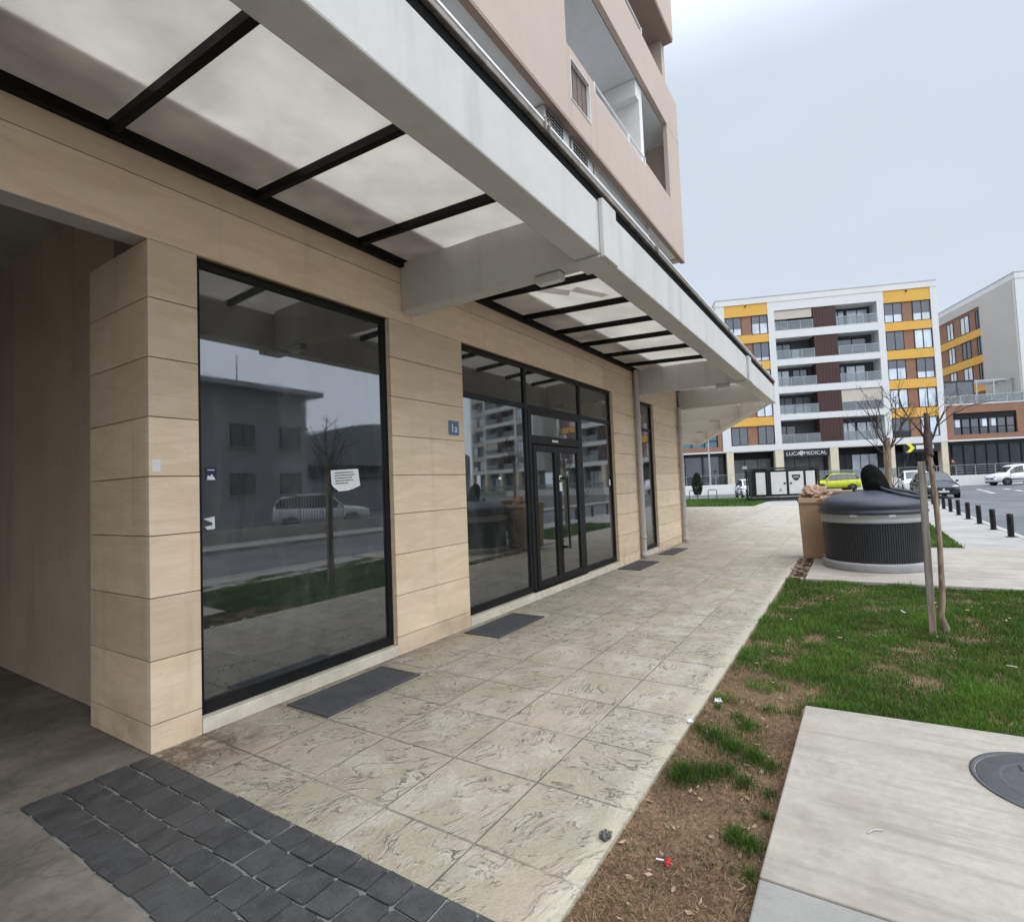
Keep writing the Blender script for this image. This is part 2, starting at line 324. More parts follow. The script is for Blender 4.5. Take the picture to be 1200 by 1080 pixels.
# ------------------------------------------------------------------ mesh helper
class MB:
    def __init__(s, o=(0, 0, 0), M=None): s.v = []; s.f = []; s.mi = []; s.t = []; s.s = []; s.o = Vector(o); s.M = M
    def add(s, vs, fs, mi=0, tint=.5, smooth=False, M=None):
        b = len(s.v); M = M if M is not None else s.M
        for p in vs:
            p = Vector(p)
            if M is not None: p = M @ p
            s.v.append(p - s.o)
        for f in fs: s.f.append([b + i for i in f]); s.mi.append(mi); s.t.append(tint); s.s.append(smooth)
        return s
    def box(s, x0, x1, y0, y1, z0, z1, mi=0, tint=.5, M=None):
        x0, x1 = sorted((x0, x1)); y0, y1 = sorted((y0, y1)); z0, z1 = sorted((z0, z1))
        v = [(x, y, z) for z in (z0, z1) for y in (y0, y1) for x in (x0, x1)]
        return s.add(v, [(0, 2, 3, 1), (4, 5, 7, 6), (0, 1, 5, 4), (2, 6, 7, 3), (0, 4, 6, 2), (1, 3, 7, 5)], mi, tint, False, M)
    def prism(s, poly, z0, z1, mi=0, M=None, tint=.5):
        n = len(poly)
        a = sum(poly[i][0] * poly[(i + 1) % n][1] - poly[(i + 1) % n][0] * poly[i][1] for i in range(n))
        if a < 0: poly = poly[::-1]
        v = [(x, y, z0) for x, y in poly] + [(x, y, z1) for x, y in poly]
        f = [tuple(range(n - 1, -1, -1)), tuple(range(n, 2 * n))] + [(i, (i + 1) % n, n + (i + 1) % n, n + i) for i in range(n)]
        return s.add(v, f, mi, tint, False, M)
    def tube(s, pts, r, n=8, mi=0, smooth=True, M=None, caps=True):
        pts = [Vector(p) for p in pts]; rs = r if isinstance(r, (list, tuple)) else [r] * len(pts)
        T = [(pts[min(i + 1, len(pts) - 1)] - pts[max(i - 1, 0)]).normalized() for i in range(len(pts))]
        u = T[0].orthogonal().normalized(); vs = []; fs = []
        for i, p in enumerate(pts):
            u = (u - T[i] * u.dot(T[i]))
            u = u.normalized() if u.length > 1e-6 else T[i].orthogonal().normalized()
            w = T[i].cross(u)
            for k in range(n):
                a = 2 * math.pi * k / n; vs.append(p + (u * math.cos(a) + w * math.sin(a)) * rs[i])
        for i in range(len(pts) - 1):
            for k in range(n): fs.append((i * n + k, i * n + (k + 1) % n, (i + 1) * n + (k + 1) % n, (i + 1) * n + k))
        s.add(vs, fs, mi, .5, smooth, M)
        if caps: s.add(vs[:n], [tuple(range(n - 1, -1, -1))], mi, .5, False, M); s.add(vs[-n:], [tuple(range(n))], mi, .5, False, M)
        return s
    def lathe(s, prof, n=32, c=(0, 0, 0), mi=0, smooth=True, M=None, axis='z'):
        vs = []; fs = []; m = len(prof)
        for k in range(n):
            a = 2 * math.pi * k / n
            for r_, z in prof:
                p = (r_ * math.cos(a), r_ * math.sin(a), z)
                if axis == 'y': p = (p[0], p[2], p[1])
                vs.append((p[0] + c[0], p[1] + c[1], p[2] + c[2]))
        for k in range(n):
            for i in range(m - 1):
                q = (k * m + i, ((k + 1) % n) * m + i, ((k + 1) % n) * m + i + 1, k * m + i + 1)
                fs.append(q if axis != 'y' else q[::-1])
        return s.add(vs, fs, mi, .5, smooth, M)
    def blob(s, c, r, seed=0, amp=.25, n=10, m=8, mi=0, smooth=True, M=None, freq=2.0):
        vs = []; fs = []
        for i in range(m + 1):
            th = math.pi * i / m
            for k in range(n):
                ph = 2 * math.pi * k / n
                d = Vector((math.sin(th) * math.cos(ph), math.sin(th) * math.sin(ph), math.cos(th)))
                q = 1 + amp * mnoise.noise(d * freq + Vector((seed * 3.1, seed, 0)))
                vs.append((c[0] + d.x * r[0] * q, c[1] + d.y * r[1] * q, c[2] + d.z * r[2] * q))
        for i in range(m):
            for k in range(n): fs.append((i * n + k, (i + 1) * n + k, (i + 1) * n + (k + 1) % n, i * n + (k + 1) % n))
        return s.add(vs, fs, mi, .5, smooth, M)
    def build(s, name, mats, parent=None, bevel=0, seg=2, kind=None, angle=40):
        me = bpy.data.meshes.new(name)
        me.from_pydata([tuple(p) for p in s.v], [], s.f)
        for m in (mats if isinstance(mats, (list, tuple)) else [mats]): me.materials.append(MT[m] if isinstance(m, str) else m)
        me.polygons.foreach_set('material_index', s.mi); me.polygons.foreach_set('use_smooth', s.s)
        at = me.attributes.new('tint', 'FLOAT', 'FACE'); at.data.foreach_set('value', s.t)
        me.update()
        o = bpy.data.objects.new(name, me); COL.objects.link(o)
        if parent is not None: o.parent = parent
        if bevel:
            b = o.modifiers.new('bevel', 'BEVEL'); b.width = bevel; b.segments = seg; b.limit_method = 'ANGLE'; b.angle_limit = R(angle)
        if kind: o['kind'] = kind
        return o

def tag(o, label, cat, group=None):
    o['label'] = label; o['category'] = cat
    if group: o['group'] = group
    return o
def thing(name, label, cat, loc=(0, 0, 0), rz=0, group=None):
    o = bpy.data.objects.new(name, None); COL.objects.link(o); o.location = loc; o.rotation_euler = (0, 0, rz)
    o.empty_display_size = .2
    return tag(o, label, cat, group)
def dup(o, parent=None):
    c = o.copy(); COL.objects.link(c)
    if parent is not None: c.parent = parent
    for ch in list(o.children): dup(ch, c)
    return c
def text_mesh(txt, size, depth=.004, align='CENTER', spacing=1.0):
    cu = bpy.data.curves.new('lettering', 'FONT'); cu.body = txt; cu.size = size; cu.extrude = depth; cu.align_x = align; cu.align_y = 'CENTER'; cu.space_character = spacing
    o = bpy.data.objects.new('lettering', cu); COL.objects.link(o)
    dg = bpy.context.evaluated_depsgraph_get(); me = bpy.data.meshes.new_from_object(o.evaluated_get(dg))
    bpy.data.objects.remove(o); return me
def text_obj(name, txt, size, mat, parent, loc, rot, depth=.004, spacing=1.0):
    me = text_mesh(txt, size, depth, spacing=spacing); me.materials.clear(); me.materials.append(MT[mat])
    o = bpy.data.objects.new(name, me); COL.objects.link(o); o.parent = parent; o.location = loc; o.rotation_euler = rot
    return o

# ------------------------------------------------------------------ setting: ground sheets
YW = 3.923                     # street face of the shop wall
WD = R(20.5)                   # the far wing of the building turns away by this much
wing = Matrix.Translation((13.8, YW, 0)) @ Matrix.Rotation(WD, 4, 'Z')
def W(x, y=0): p = wing @ Vector((x, y, 0)); return (p.x, p.y)
FO = Vector((66.8, -4.4, 0)); FA = R(-69.2)
far = Matrix.Translation(FO) @ Matrix.Rotation(FA, 4, 'Z')
def FW(u, w): p = far @ Vector((u, w, 0)); return (p.x, p.y)

MB().box(-400, 500, -400, 400, -.40, -.30).build('ground', 'turf', kind='structure')
MB().box(-80, 160, -60, 80, -.30, -.12).build('road', 'asphalt', kind='structure')
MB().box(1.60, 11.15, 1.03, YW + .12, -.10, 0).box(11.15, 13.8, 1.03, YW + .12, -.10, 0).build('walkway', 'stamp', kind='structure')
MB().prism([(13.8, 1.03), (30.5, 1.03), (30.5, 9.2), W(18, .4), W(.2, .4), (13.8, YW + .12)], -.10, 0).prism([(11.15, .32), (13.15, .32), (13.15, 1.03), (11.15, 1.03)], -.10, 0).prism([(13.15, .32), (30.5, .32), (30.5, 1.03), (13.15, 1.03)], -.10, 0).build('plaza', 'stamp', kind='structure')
MB().prism([(30.5, -3.0), (43.5, -3.0), (43.5, 4.9), (30.5, 4.9)], -.10, 0).prism([(42.0, 4.9), (43.5, 4.9), (43.5, 18), (42.0, 18)], -.10, 0).prism([(19.0, -1.75), (30.5, -1.75), (30.5, .32), (19.0, .32)], -.10, 0).build('pavement', 'pave', kind='structure')
MB().box(-12, 8.9, -3.0, -1.77, -.10, .0).box(13.15, 30.5, -3.0, -1.75, -.10, .0).build('sidewalk', 'pave', kind='structure')
k_ = MB()
for i in range(44): k_.box(-12 + i * 1.0, -12 + i * 1.0 + .992, -3.16, -3.004, -.3, .012, tint=random.random())
k_.build('kerb', 'kerb', bevel=.012, kind='structure')
MB().box(8.9, 13.15, -3.0, .76, -.10, .030).build('bin_pad', 'pad', bevel=.008, kind='structure')
MB().box(-6, 8.9, -1.77, 1.03, -.12, -.025).build('lawn_soil', 'soil', kind='structure')
MB().box(8.9, 11.15, .76, 1.03, -.12, -.035).build('soil_trough', 'soil', kind='structure')
MB().prism([(13.15, -1.75), (19, -1.75), (19, .32), (13.15, .32)], -.10, .01).build('planting_bed', 'turf', kind='structure')
MB().prism([(30.5, 4.9), (42, 4.9), (42, 16), (30.5, 12)], -.10, .015).build('far_lawn', 'turf', kind='structure')
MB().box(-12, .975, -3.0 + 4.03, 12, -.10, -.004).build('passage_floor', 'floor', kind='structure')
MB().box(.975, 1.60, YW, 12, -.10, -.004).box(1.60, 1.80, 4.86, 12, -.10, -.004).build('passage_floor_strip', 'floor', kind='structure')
MB().box(.975, 1.60, 1.03, YW, -.10, -.0065).build('cobble_bed', 'mortar', kind='structure')
cb = MB(); cxs = (.982, 1.150, 1.296, 1.462, 1.600)
for c in range(4):
    y = YW - .008 - (.085 if c % 2 else 0)
    if c % 2: y += .075
    while y > 1.06:
        h = .163 + random.uniform(-.014, .014); x0 = cxs[c] + .004 + random.uniform(0, .004); x1 = cxs[c + 1] - .004 - random.uniform(0, .004)
        j = lambda: random.uniform(-.006, .006)
        y0_, y1_ = y - h + .012, min(y, YW - .008); zt = random.uniform(.000, .004); k = random.uniform(.003, .011)
        ring = [(x0 + j(), y0_ + k), (x0 + k, y0_ + j()), (x1 - k, y0_ + j()), (x1 + j(), y0_ + k), (x1 + j(), y1_ - k), (x1 - k, y1_ + j()), (x0 + k, y1_ + j()), (x0 + j(), y1_ - k)]
        tl = random.uniform(-.010, .012); tw = random.uniform(-.010, .012)
        v = [(px, py, -.06) for px, py in ring] + [(px, py, zt + (px - x0) * tl + (py - y0_) * tw) for px, py in ring]
        cb.add(v, [tuple(range(7, -1, -1)), tuple(range(8, 16))] + [(i, (i + 1) % 8, 8 + (i + 1) % 8, 8 + i) for i in range(8)], 0, random.random())
        y -= h
cb.build('cobble_strip', 'cobble', bevel=.005, seg=2, kind='structure', angle=50)
# opposite side of the street
MB().box(-40, 43, -11.2, -9.2, -.3, .0).build('opposite_sidewalk', 'pave', kind='structure')
MB().box(-60, 43, -24, -11.42, -.3, -.06).build('opposite_yard', 'asphalt', kind='structure')
rm = MB()
for (x, y) in ((48.6, -7.8), (45.6, -7.6), (48.0, -9.5), (52, -8.0), (52, -9.6)): rm.box(x - .9, x + .9, y - .11, y + .11, -.118, -.114)
rm.build('road_marking', 'paint', kind='structure')

# foreground utility slab with its manhole
MB().prism([(2.235, .421), (2.235, -1.6), (4.09, -1.6), (4.075, -.735), (4.015, .392)], -.10, .035).build('concrete_slab', 'pad', bevel=.008, kind='structure')
MB().prism([(-2.0, .43), (-2.0, -1.6), (2.229, -1.6), (2.229, .421)], -.10, .031).build('concrete_slab_near', 'pad2', bevel=.008, kind='structure')
mh = thing('manhole_cover', 'dark round cast iron manhole cover set in the pale concrete slab', 'manhole cover', (3.50, -.74, .035))
MB().lathe([(0, .004), (.30, .004), (.305, .001), (.305, -.004)], 48).build('lid', 'iron', mh)
MB().lathe([(.309, -.004), (.309, .006), (.330, .006), (.330, -.004)], 48).build('rim', 'iron', mh)
MB().lathe([(.20, .0045), (.205, .006), (.215, .006), (.22, .0045)], 48).build('tread', 'iron', mh)
MB().box(.10, .16, .10, .112, .004, .0055).build('lifting_slot', 'black', mh)

# ------------------------------------------------------------------ the shop building
SB = thing('shop_building', 'beige stone-clad shop building with dark glazed fronts under a tan balconied upper floor', 'building', (1.593, YW, 0))
SO = (1.593, YW, 0)
def S(M=None): return MB(SO, M)
GZ = [0.0, .176, .576, .976, 1.376, 1.764, 2.157, 2.553, 2.951, 3.345, 3.745, 4.05]
core = S(); clad = S()
def panels(x0, x1, zs, M=None, split=None, y=YW):
    xs = [x0] + (split or []) + [x1]
    for i in range(len(xs) - 1):
        for k in range(len(zs) - 1):
            clad.box(xs[i] + (.002 if i else 0), xs[i + 1] - (.002 if i < len(xs) - 2 else 0), y, y + .03, zs[k] + (.003 if k else .0), zs[k + 1] - .003, tint=random.random(), M=M)
piers = [(1.593, 1.898), (3.690, 4.812), (9.290, 10.665), (11.640, 13.55)]
for a, b in piers:
    panels(a, b, GZ[:10])
    core.box(a + .003, b - .003, YW + .028, YW + .40, 0, 3.34)
panels(-8, 13.55, GZ[9:], split=[-4.2, -.6, 4.0, 8.9])
core.box(-8, 13.548, YW + .028, YW + .18, 3.349, 4.45)
# pillar return into the passage
for k in range(9):
    clad.box(1.593, 1.623, YW + .032, 4.85, GZ[k] + (.003 if k else 0), GZ[k + 1] - .003, tint=random.random())
core.box(1.624, 1.90, YW + .405, 4.845, 0, 3.345)
core.box(11.0, 13.548, YW + .402, 12, 0, 4.45)
# reveal faces of openings
for a, b in piers:
    for xx in (a, b):
        if xx in (1.593, 13.55): continue
        s_ = -1 if xx == a else 1
        clad.box(xx, xx - s_ * .028, YW + .032, YW + .13, 0, 3.342, tint=.55)
core.build('wall', 'groove', SB)
clad.build('stone_cladding', 'trav', SB, bevel=.002, seg=1)
S().box(1.743, 2.0, 4.852, 12, 0, 4.06).build('passage_wall', 'innerwall', SB)
S().box(-8, 1.742, YW + .182, 4.13, 3.349, 4.45).box(-8, 1.592, YW + .001, YW + .181, 3.343, 3.3475).build('passage_header', 'soffit', SB)
S().box(-8, 1.742, 4.132, 12, 4.06, 4.45).build('passage_ceiling', 'soffit', SB)
S().box(-8, 1.742, 11.9, 12.1, -.02, 4.06).build('passage_end_wall', 'innerwall', SB)
S().box(-8.2, -8.0, 4.0, 12, -.02, 4.45).build('passage_side_wall', 'innerwall', SB)

def opening(x0, x1, mull=(), transom=None, sill=True):
    f = S(); y0, y1 = YW + .055, YW + .115; zb, zt = .105, 3.335; w = .055
    f.box(x0, x0 + w * .75, y0, y1, zb, zt).box(x1 - w, x1, y0, y1, zb, zt).box(x0 + w * .75, x1 - w, y0, y1, zt - w, zt).box(x0 + w * .75, x1 - w, y0, y1, zb, zb + .09)
    for m in mull: f.box(m - .035, m + .035, y0, y1, zb + .09, zt - w)
    if transom:
        cuts = [x0 + w * .75] + [q for m in mull for q in (m - .035, m + .035)] + [x1 - w]
        for i in range(0, len(cuts), 2): f.box(cuts[i], cuts[i + 1], y0 + .004, y1 - .004, transom - .035, transom + .035)
    win = f.build('window_frame', 'frame', SB, bevel=.003, seg=1)
    if sill:
        S().box(x0 - .0, x1 + .0, YW - .008, YW + .13, 0, .100).build('sill', 'sill', SB, bevel=.006)
    return win
def pane(x0, x1, z0, z1, parent, y=YW + .08):
    S().box(x0, x1, y, y + .012, z0, z1).build('pane', 'glass', parent)
w1 = opening(1.900, 3.688); pane(1.935, 3.640, .19, 3.285, w1)
w2 = opening(4.814, 9.288, (6.27, 7.99), 2.74)
pane(4.85, 6.24, .19, 2.71, w2); pane(4.85, 6.24, 2.77, 3.285, w2); pane(6.30, 7.96, 2.77, 3.285, w2); pane(8.02, 9.24, .19, 2.71, w2); pane(8.02, 9.24, 2.77, 3.285, w2)
w3 = opening(10.667, 11.638, (), 2.74); pane(10.70, 11.59, .19, 2.71, w3); pane(10.70, 11.59, 2.77, 3.285, w3)
# double door with fanlight
d = S(); y0, y1 = YW + .045, YW + .11
d.box(6.306, 6.395, y0, y1, .12, 2.704).box(7.865, 7.954, y0, y1, .12, 2.704).box(6.395, 7.865, y0, y1, 2.64, 2.704).box(6.395, 7.865, y0, y1, 2.21, 2.335)
door = d.build('door_frame', 'frame', SB, bevel=.004, seg=1)
S().box(6.395, 7.865, YW + .07, YW + .082, 2.335, 2.64).build('fanlight', 'glass', door)
for a, b in ((6.40, 7.095), (7.105, 7.86)):
    l = S(); y0, y1 = YW + .035, YW + .095
    l.box(a, a + .085, y0, y1, .12, 2.195).box(b - .085, b, y0, y1, .12, 2.195).box(a + .085, b - .085, y0, y1, 2.10, 2.195).box(a + .085, b - .085, y0, y1, .12, .225)
    lf = l.build('door_leaf', 'frame', SB, bevel=.004, seg=1)
    S().box(a + .085, b - .085, YW + .06, YW + .072, .225, 2.10).build('pane', 'glass', lf)
    if a > 7:
        h = S(); h.box(7.235, 7.275, YW - .055, YW - .030, .60, 1.73)
        for zz in (.62, 1.68): h.box(7.150, 7.275, YW - .052, YW - .032, zz, zz + .035).box(7.150, 7.185, YW - .033, YW + .037, zz, zz + .035)
        h.build('pull_handle', 'black', lf, bevel=.004)
S().box(6.30, 7.96, YW + .02, YW + .13, .1005, .119).build('threshold', 'frame', SB)
S().box(6.95, 7.13, YW + .028, YW + .036, 2.255, 2.285).build('door_badge', 'white_metal', SB)

# wing wall (mostly hidden round the corner)
wg = S(wing)
for k in range(len(GZ) - 1): wg.box(.0, 16, 0, .03, GZ[k] + .003, GZ[k + 1] - .003, tint=random.random())
wg.build('wing_cladding', 'trav', SB)
S(wing).box(.02, 16, .032, 8, 0, 4.3).build('wing_wall', 'groove', SB)

# ---- upper floors
PY = 3.504
S().box(-8, 13.5, 5.05, 12, 4.452, 7.27).box(-8, 13.5, 5.05, 12, 7.27, 17.4).build('upper_wall', 'greywall', SB)
S().box(-8, 13.52, YW + .182, 5.05, 4.30, 4.449).build('ledge', 'canopy', SB)
p1 = S(); T = .11
p1.box(-8, 7.15, PY, PY + T, 7.27, 10.387).box(12.55, 13.55, PY, PY + T, 7.27, 10.387)
p1.box(7.152, 7.23, PY, PY + T, 7.27, 8.55).box(7.232, 7.948, PY, PY + T, 7.27, 7.67).box(7.232, 7.948, PY, PY + T, 8.37, 8.55).box(7.95, 8.19, PY, PY + T, 7.27, 8.55)
p1.box(8.192, 10.80, PY, PY + T, 7.27, 8.40).box(10.802, 12.548, PY, PY + T, 7.27, 8.50)
p1.box(13.30, 13.55, PY + T + .002, 5.06, 7.27, 10.387)
p1.build('balcony_parapet', 'tan', SB, bevel=.01)
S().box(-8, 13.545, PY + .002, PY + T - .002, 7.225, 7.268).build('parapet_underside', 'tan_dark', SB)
g = S()
for i in range(15): g.box(7.236, 7.944, PY + .06, PY + .09, 7.675 + i * .046, 7.675 + i * .046 + .034)
for i in range(5): g.box(7.236 + i * .175, 7.246 + i * .175, PY + .045, PY + .06, 7.672, 8.368)
vent = g.build('vent_grille', 'mesh', SB)
S().box(7.232, 7.246, PY - .012, PY + .05, 7.67, 8.37).box(7.934, 7.948, PY - .012, PY + .05, 7.67, 8.37).box(7.246, 7.934, PY - .012, PY + .05, 7.67, 7.684).box(7.246, 7.934, PY - .012, PY + .05, 8.356, 8.37).build('grille_frame', 'white_metal', vent)
rl = S()
for z in (8.585, 8.43): rl.tube([(8.20, PY + .03, z), (10.80, PY + .03, z)], .016, 6)
for x in (8.21, 9.82, 10.79): rl.box(x - .02, x + .02, PY + .01, PY + .05, 8.40, 8.60)
rl.build('balcony_railing', 'white_metal', SB)
S().box(7.16, 13.29, PY + T + .01, 5.048, 10.38, 10.45).box(-8, 13.29, PY + T + .004, 5.048, 7.30, 7.40).box(7.16, 13.29, PY + T + .004, 5.048, 8.30, 8.395).build('balcony_slab', 'greywall', SB)
S().box(10.9, 11.1, PY + T + .02, 5.04, 8.40, 10.0).box(10.7, 11.1, PY + T + .02, 5.04, 10.0, 10.37).build('balcony_partition', 'offwhite', SB)
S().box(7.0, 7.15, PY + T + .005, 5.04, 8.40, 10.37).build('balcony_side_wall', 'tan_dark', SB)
p2 = S()
p2.box(-8, 13.55, PY, PY + T, 10.389, 11.50).box(-8, 8.3, PY, PY + T, 11.503, 13.21).box(13.25, 13.50, 3.74, 5.06, 10.46, 13.21)
p2.build('second_parapet', 'tan', SB, bevel=.01)
p3 = S(); p3.box(-8, 13.50, 3.484, 3.484 + .22, 13.22, 17.4).box(13.28, 13.495, 3.484 + .22 + .002, 5.06, 13.22, 17.4)
p3.build('third_parapet', 'tan', SB, bevel=.01)
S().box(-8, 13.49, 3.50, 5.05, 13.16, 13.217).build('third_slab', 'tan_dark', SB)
rl = S(); rl.tube([(8.32, PY + .03, 11.66), (11.0, PY + .03, 11.66)], .016, 6)
for x in (8.33, 9.7, 10.98): rl.box(x - .02, x + .02, PY + .01, PY + .05, 11.50, 11.67)
rl.build('upper_railing', 'white_metal', SB)
S().box(8.31, 8.9, 4.6, 5.04, 11.5, 13.15).build('upper_partition', 'greywall', SB)
S().box(-8, 13.52, 3.50, 12.02, 17.4, 17.6).build('roof', 'greywall', SB)

# ---- canopy, with its beams, ribs, sheets and gutter as sub-parts
YF0, YF1 = 1.655, 1.885
can = S().box(-8, 14.52, YF0, YF1, 3.435, 3.872).build('canopy', 'canopy', SB, bevel=.012)
wf = S(wing); fx0 = .30
wf.box(.10, 16.6, -2.27, -2.04, 3.438, 3.868); wf.build('wing_fascia', 'canopy', can, bevel=.012)
for x in (-2.85, 3.858, 10.57, 13.72):
    S().box(x, x + .205, YF1 - .001, YW + .001, 3.443, 3.955).build('beam', 'canopy', can, bevel=.012)
for x in (3.0, 6.9, 10.8, 14.7):
    S(wing).box(x, x + .205, -2.041, 0.002, 3.443, 3.95).build('beam', 'canopy', can, bevel=.012)
for x in (-2.86, 3.81, 10.45): S().box(x, x + .275, YF0 - .045, YF0 - .001, 3.405, 3.885).box(x, x + .275, YF0, YF1 + .015, 3.405, 3.434).build('joint_block', 'canopy', can, bevel=.008)
S().box(-8, 14.5, YF0 + .014, YF0 + .12, 3.874, 3.962).build('black_shade_band', 'canopy_dark', can)  # solid black box, paints the shade under the overhanging sheet edge
S().box(-8, 14.5, YF0 - .018, YF0 + .10, 3.964, 4.006).build('gutter', 'gutter', can, bevel=.006)
S().box(-8, 14.5, YF0 - .022, YF0 + .03, 4.008, 4.028).build('drip_edge', 'white_metal', can, bevel=.004)
for x in (2.95, 5.2, 8.8, 12.2): S().box(x, x + .02, YF0 - .03, YF0 + .02, 3.958, 4.042).box(x + .05, x + .07, YF0 - .03, YF0 + .02, 3.958, 4.042).build('gutter_clip', 'gutter', can)
sl = -.047
def rz(y, z=3.924): return z + sl * (YW - y) * 1.0
def rib(x, w=.05, h=.07, M=None, ya=None, yb=None, par=can):
    ya = YF1 + .002 if ya is None else ya; yb = YW - .062 if yb is None else yb
    m = S(M); z0, z1 = rz(ya), rz(yb)
    if M is not None: z0, z1 = 3.84, 3.90
    v = [(x - w / 2, ya, z0), (x + w / 2, ya, z0), (x + w / 2, yb, z1), (x - w / 2, yb, z1)]
    v += [(a, b, c + h) for a, b, c in v]
    m.add(v, [(3, 2, 1, 0), (4, 5, 6, 7), (0, 1, 5, 4), (1, 2, 6, 5), (2, 3, 7, 6), (3, 0, 4, 7)])
    m.build('rib', 'steel', par, bevel=.004, seg=1)
RX = [-2.45, -1.49, -.53, .43, 1.385, 2.333, 3.303, 4.20, 5.20, 6.14, 7.06, 7.96, 8.92, 9.93, 11.15, 12.15, 13.15]
for x in RX: rib(x)
S().box(-8, 13.7, YW - .06, YW - .002, 3.905, 3.992).build('wall_plate', 'steel', can, bevel=.004, seg=1)
def sheet(x0, x1, ya, yb, mat, name, dz=.075, th=.010, M=None):
    m = S(M)
    for q in ((x0, x1),):
        z0, z1 = rz(ya) + dz, rz(yb) + dz
        if M is not None: z0, z1 = 3.915, 3.975
        v = [(x0, ya, z0), (x1, ya, z0), (x1, yb, z1), (x0, yb, z1)]; v += [(a, b, c + th) for a, b, c in v]
        m.add(v, [(3, 2, 1, 0), (4, 5, 6, 7), (0, 1, 5, 4), (1, 2, 6, 5), (2, 3, 7, 6), (3, 0, 4, 7)])
    return m.build(name, mat, can)
edges = [-8] + RX[:8] + RX[8:] + [13.7]
for a, b in zip(edges[:-1], edges[1:]):
    sheet(a + .012, b - .012, YF0 + .13, YW - .003, 'panel', 'roof_sheet')
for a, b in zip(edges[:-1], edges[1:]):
    sheet(a + .012, b - .012, 3.33 + random.uniform(-.015, .015), YW - .003, 'shade_film', 'shade_strip', dz=.105 if b < 4.5 else .105, th=.006)  # added strip, stands in for the upper building's shade on the roof sheets
for x in (1.0, 2.9, 5.0, 6.9, 8.8, 10.7, 12.6, 14.5): rib(x + .55, M=wing, ya=-2.04, yb=-.01)
sheet(.9, 16.5, -2.2, -.003, 'panel', 'wing_roof_sheet', M=wing)
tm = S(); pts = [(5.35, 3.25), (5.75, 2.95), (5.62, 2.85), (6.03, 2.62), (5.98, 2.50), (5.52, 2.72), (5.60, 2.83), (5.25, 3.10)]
tm.add([(x, y, rz(y) + .072) for x, y in pts], [tuple(range(len(pts)))]); tm.build('torn_film', 'shade_film', can)

# downpipes
def downpipe(x, y, z1=3.93, r=.056, M=None):
    m = S(M); m.tube([(x, y, .03), (x, y, z1)], r, 14)
    o = m.build('downpipe', 'pvc', SB)
    c = S(M)
    for z in (.42, 1.95, 2.92): c.lathe([(r, z), (r + .012, z), (r + .012, z + .045), (r, z + .045)], 14, (x, y, 0)).box(x - .012, x + .012, y, YW + .01 if M is None else y + .08, z + .01, z + .035)
    c.lathe([(r, .03), (r + .014, .03), (r + .014, .14), (r, .14)], 14, (x, y, 0))
    c.build('pipe_clip', 'pvc', o)
downpipe(10.43, YW - .075); downpipe(13.47, YW - .075, 3.46)

# bulkhead lights fixed to the beams
def blight(loc, rzv, label):
    t = thing('ceiling_light', label, 'light', loc, rzv, 'bulkhead lights on the canopy beams')
    MB().box(0, .10, -.125, .125, -.035, .035).build('housing', 'canopy', t, bevel=.008)
    MB().box(.004, .104, -.127, .127, .036, .040).build('cap', 'steel', t)
    MB().box(.015, .085, -.11, .11, -.040, -.036).build('lens', 'white_metal', t)
blight((3.90, 2.20, 3.405), 0, 'grey bulkhead light on the nearest canopy beam, largest of the beam lights')
blight((10.62, 2.15, 3.405), 0, 'grey bulkhead light on the second canopy beam')
for i, x in enumerate((3.207, 7.107)):
    p = wing @ Vector((x - .15, -1.3, 3.405)); blight(p, WD, ('small dark bulkhead light on the first beam past the canopy corner', 'smallest bulkhead light on the last visible canopy beam')[i])

# air conditioners on the recessed wall above the canopy
def aircon(loc, label):
    t = thing('air_conditioner', label, 'air conditioner', loc, 0, 'air conditioning units above the canopy')
    MB().box(0, .80, -.30, 0, 0, .56).build('casing', 'louvre', t, bevel=.015)
    f = MB()
    for i in range(9): f.box(.05, .55, -.312, -.302, .05 + i * .053, .068 + i * .053)
    for i in range(6): f.box(.05 + i * .098, .06 + i * .098, -.318, -.312, .05, .50)
    f.build('fan_grille', 'black', t)
    MB().box(.05, .75, -.28, -.02, -.05, -.002).build('drip_tray', 'gutter', t); MB().box(.1, .7, -.25, -.05, .561, .585).build('hanger', 'gutter', t)
aircon((6.62, 3.96, 6.715), 'white outdoor air conditioner half hidden behind the tan parapet, nearer of two')
aircon((7.50, 3.96, 6.69), 'white outdoor air conditioner beside the louvred screen, farther of two')
lv = thing('louvre_screen', 'long white louvred screen above the canopy gutter', 'screen', (8.44, 3.72, 6.14))
f = MB()
for i in range(11): f.box(0, 2.75, -.04 - .0, .02, i * .1, i * .1 + .075)
f.build('slat', 'louvre', lv); MB().box(-.05, -.001, -.05, .05, 0, 1.12).box(2.751, 2.80, -.05, .05, 0, 1.12).box(-.05, 2.8, .06, .23, 0, .05).build('frame', 'louvre', lv)

# floor grates, plate, notices, stickers
def grate(x0, x1, y0, y1, label):
    t = thing('floor_grate', label, 'grate', (x0, y0, 0), 0, 'steel floor grates along the shop fronts')
    w, h = x1 - x0, y1 - y0
    MB().box(0, w, 0, .025, .001, .014).box(0, w, h - .025, h, .001, .014).box(0, .025, .025, h - .025, .001, .014).box(w - .025, w, .025, h - .025, .001, .014).build('frame', 'grate', t)
    s = MB(); n = int((h - .05) / .026)
    for i in range(n): s.box(.025, w - .025, .028 + i * (h - .05) / n, .028 + i * (h - .05) / n + .014, .002, .013)
    s.box(.025, w - .025, .025, h - .025, .0005, .0018); s.build('bars', 'grate', t)
grate(2.455, 3.385, 3.342, 3.826, 'dark ribbed floor grate below the single large shop window, nearest of four')
grate(4.562, 5.505, 3.342, 3.818, 'dark floor grate before the window left of the double door')
grate(9.02, 10.10, 3.42, 3.86, 'dark floor grate at the foot of the grey downpipe')
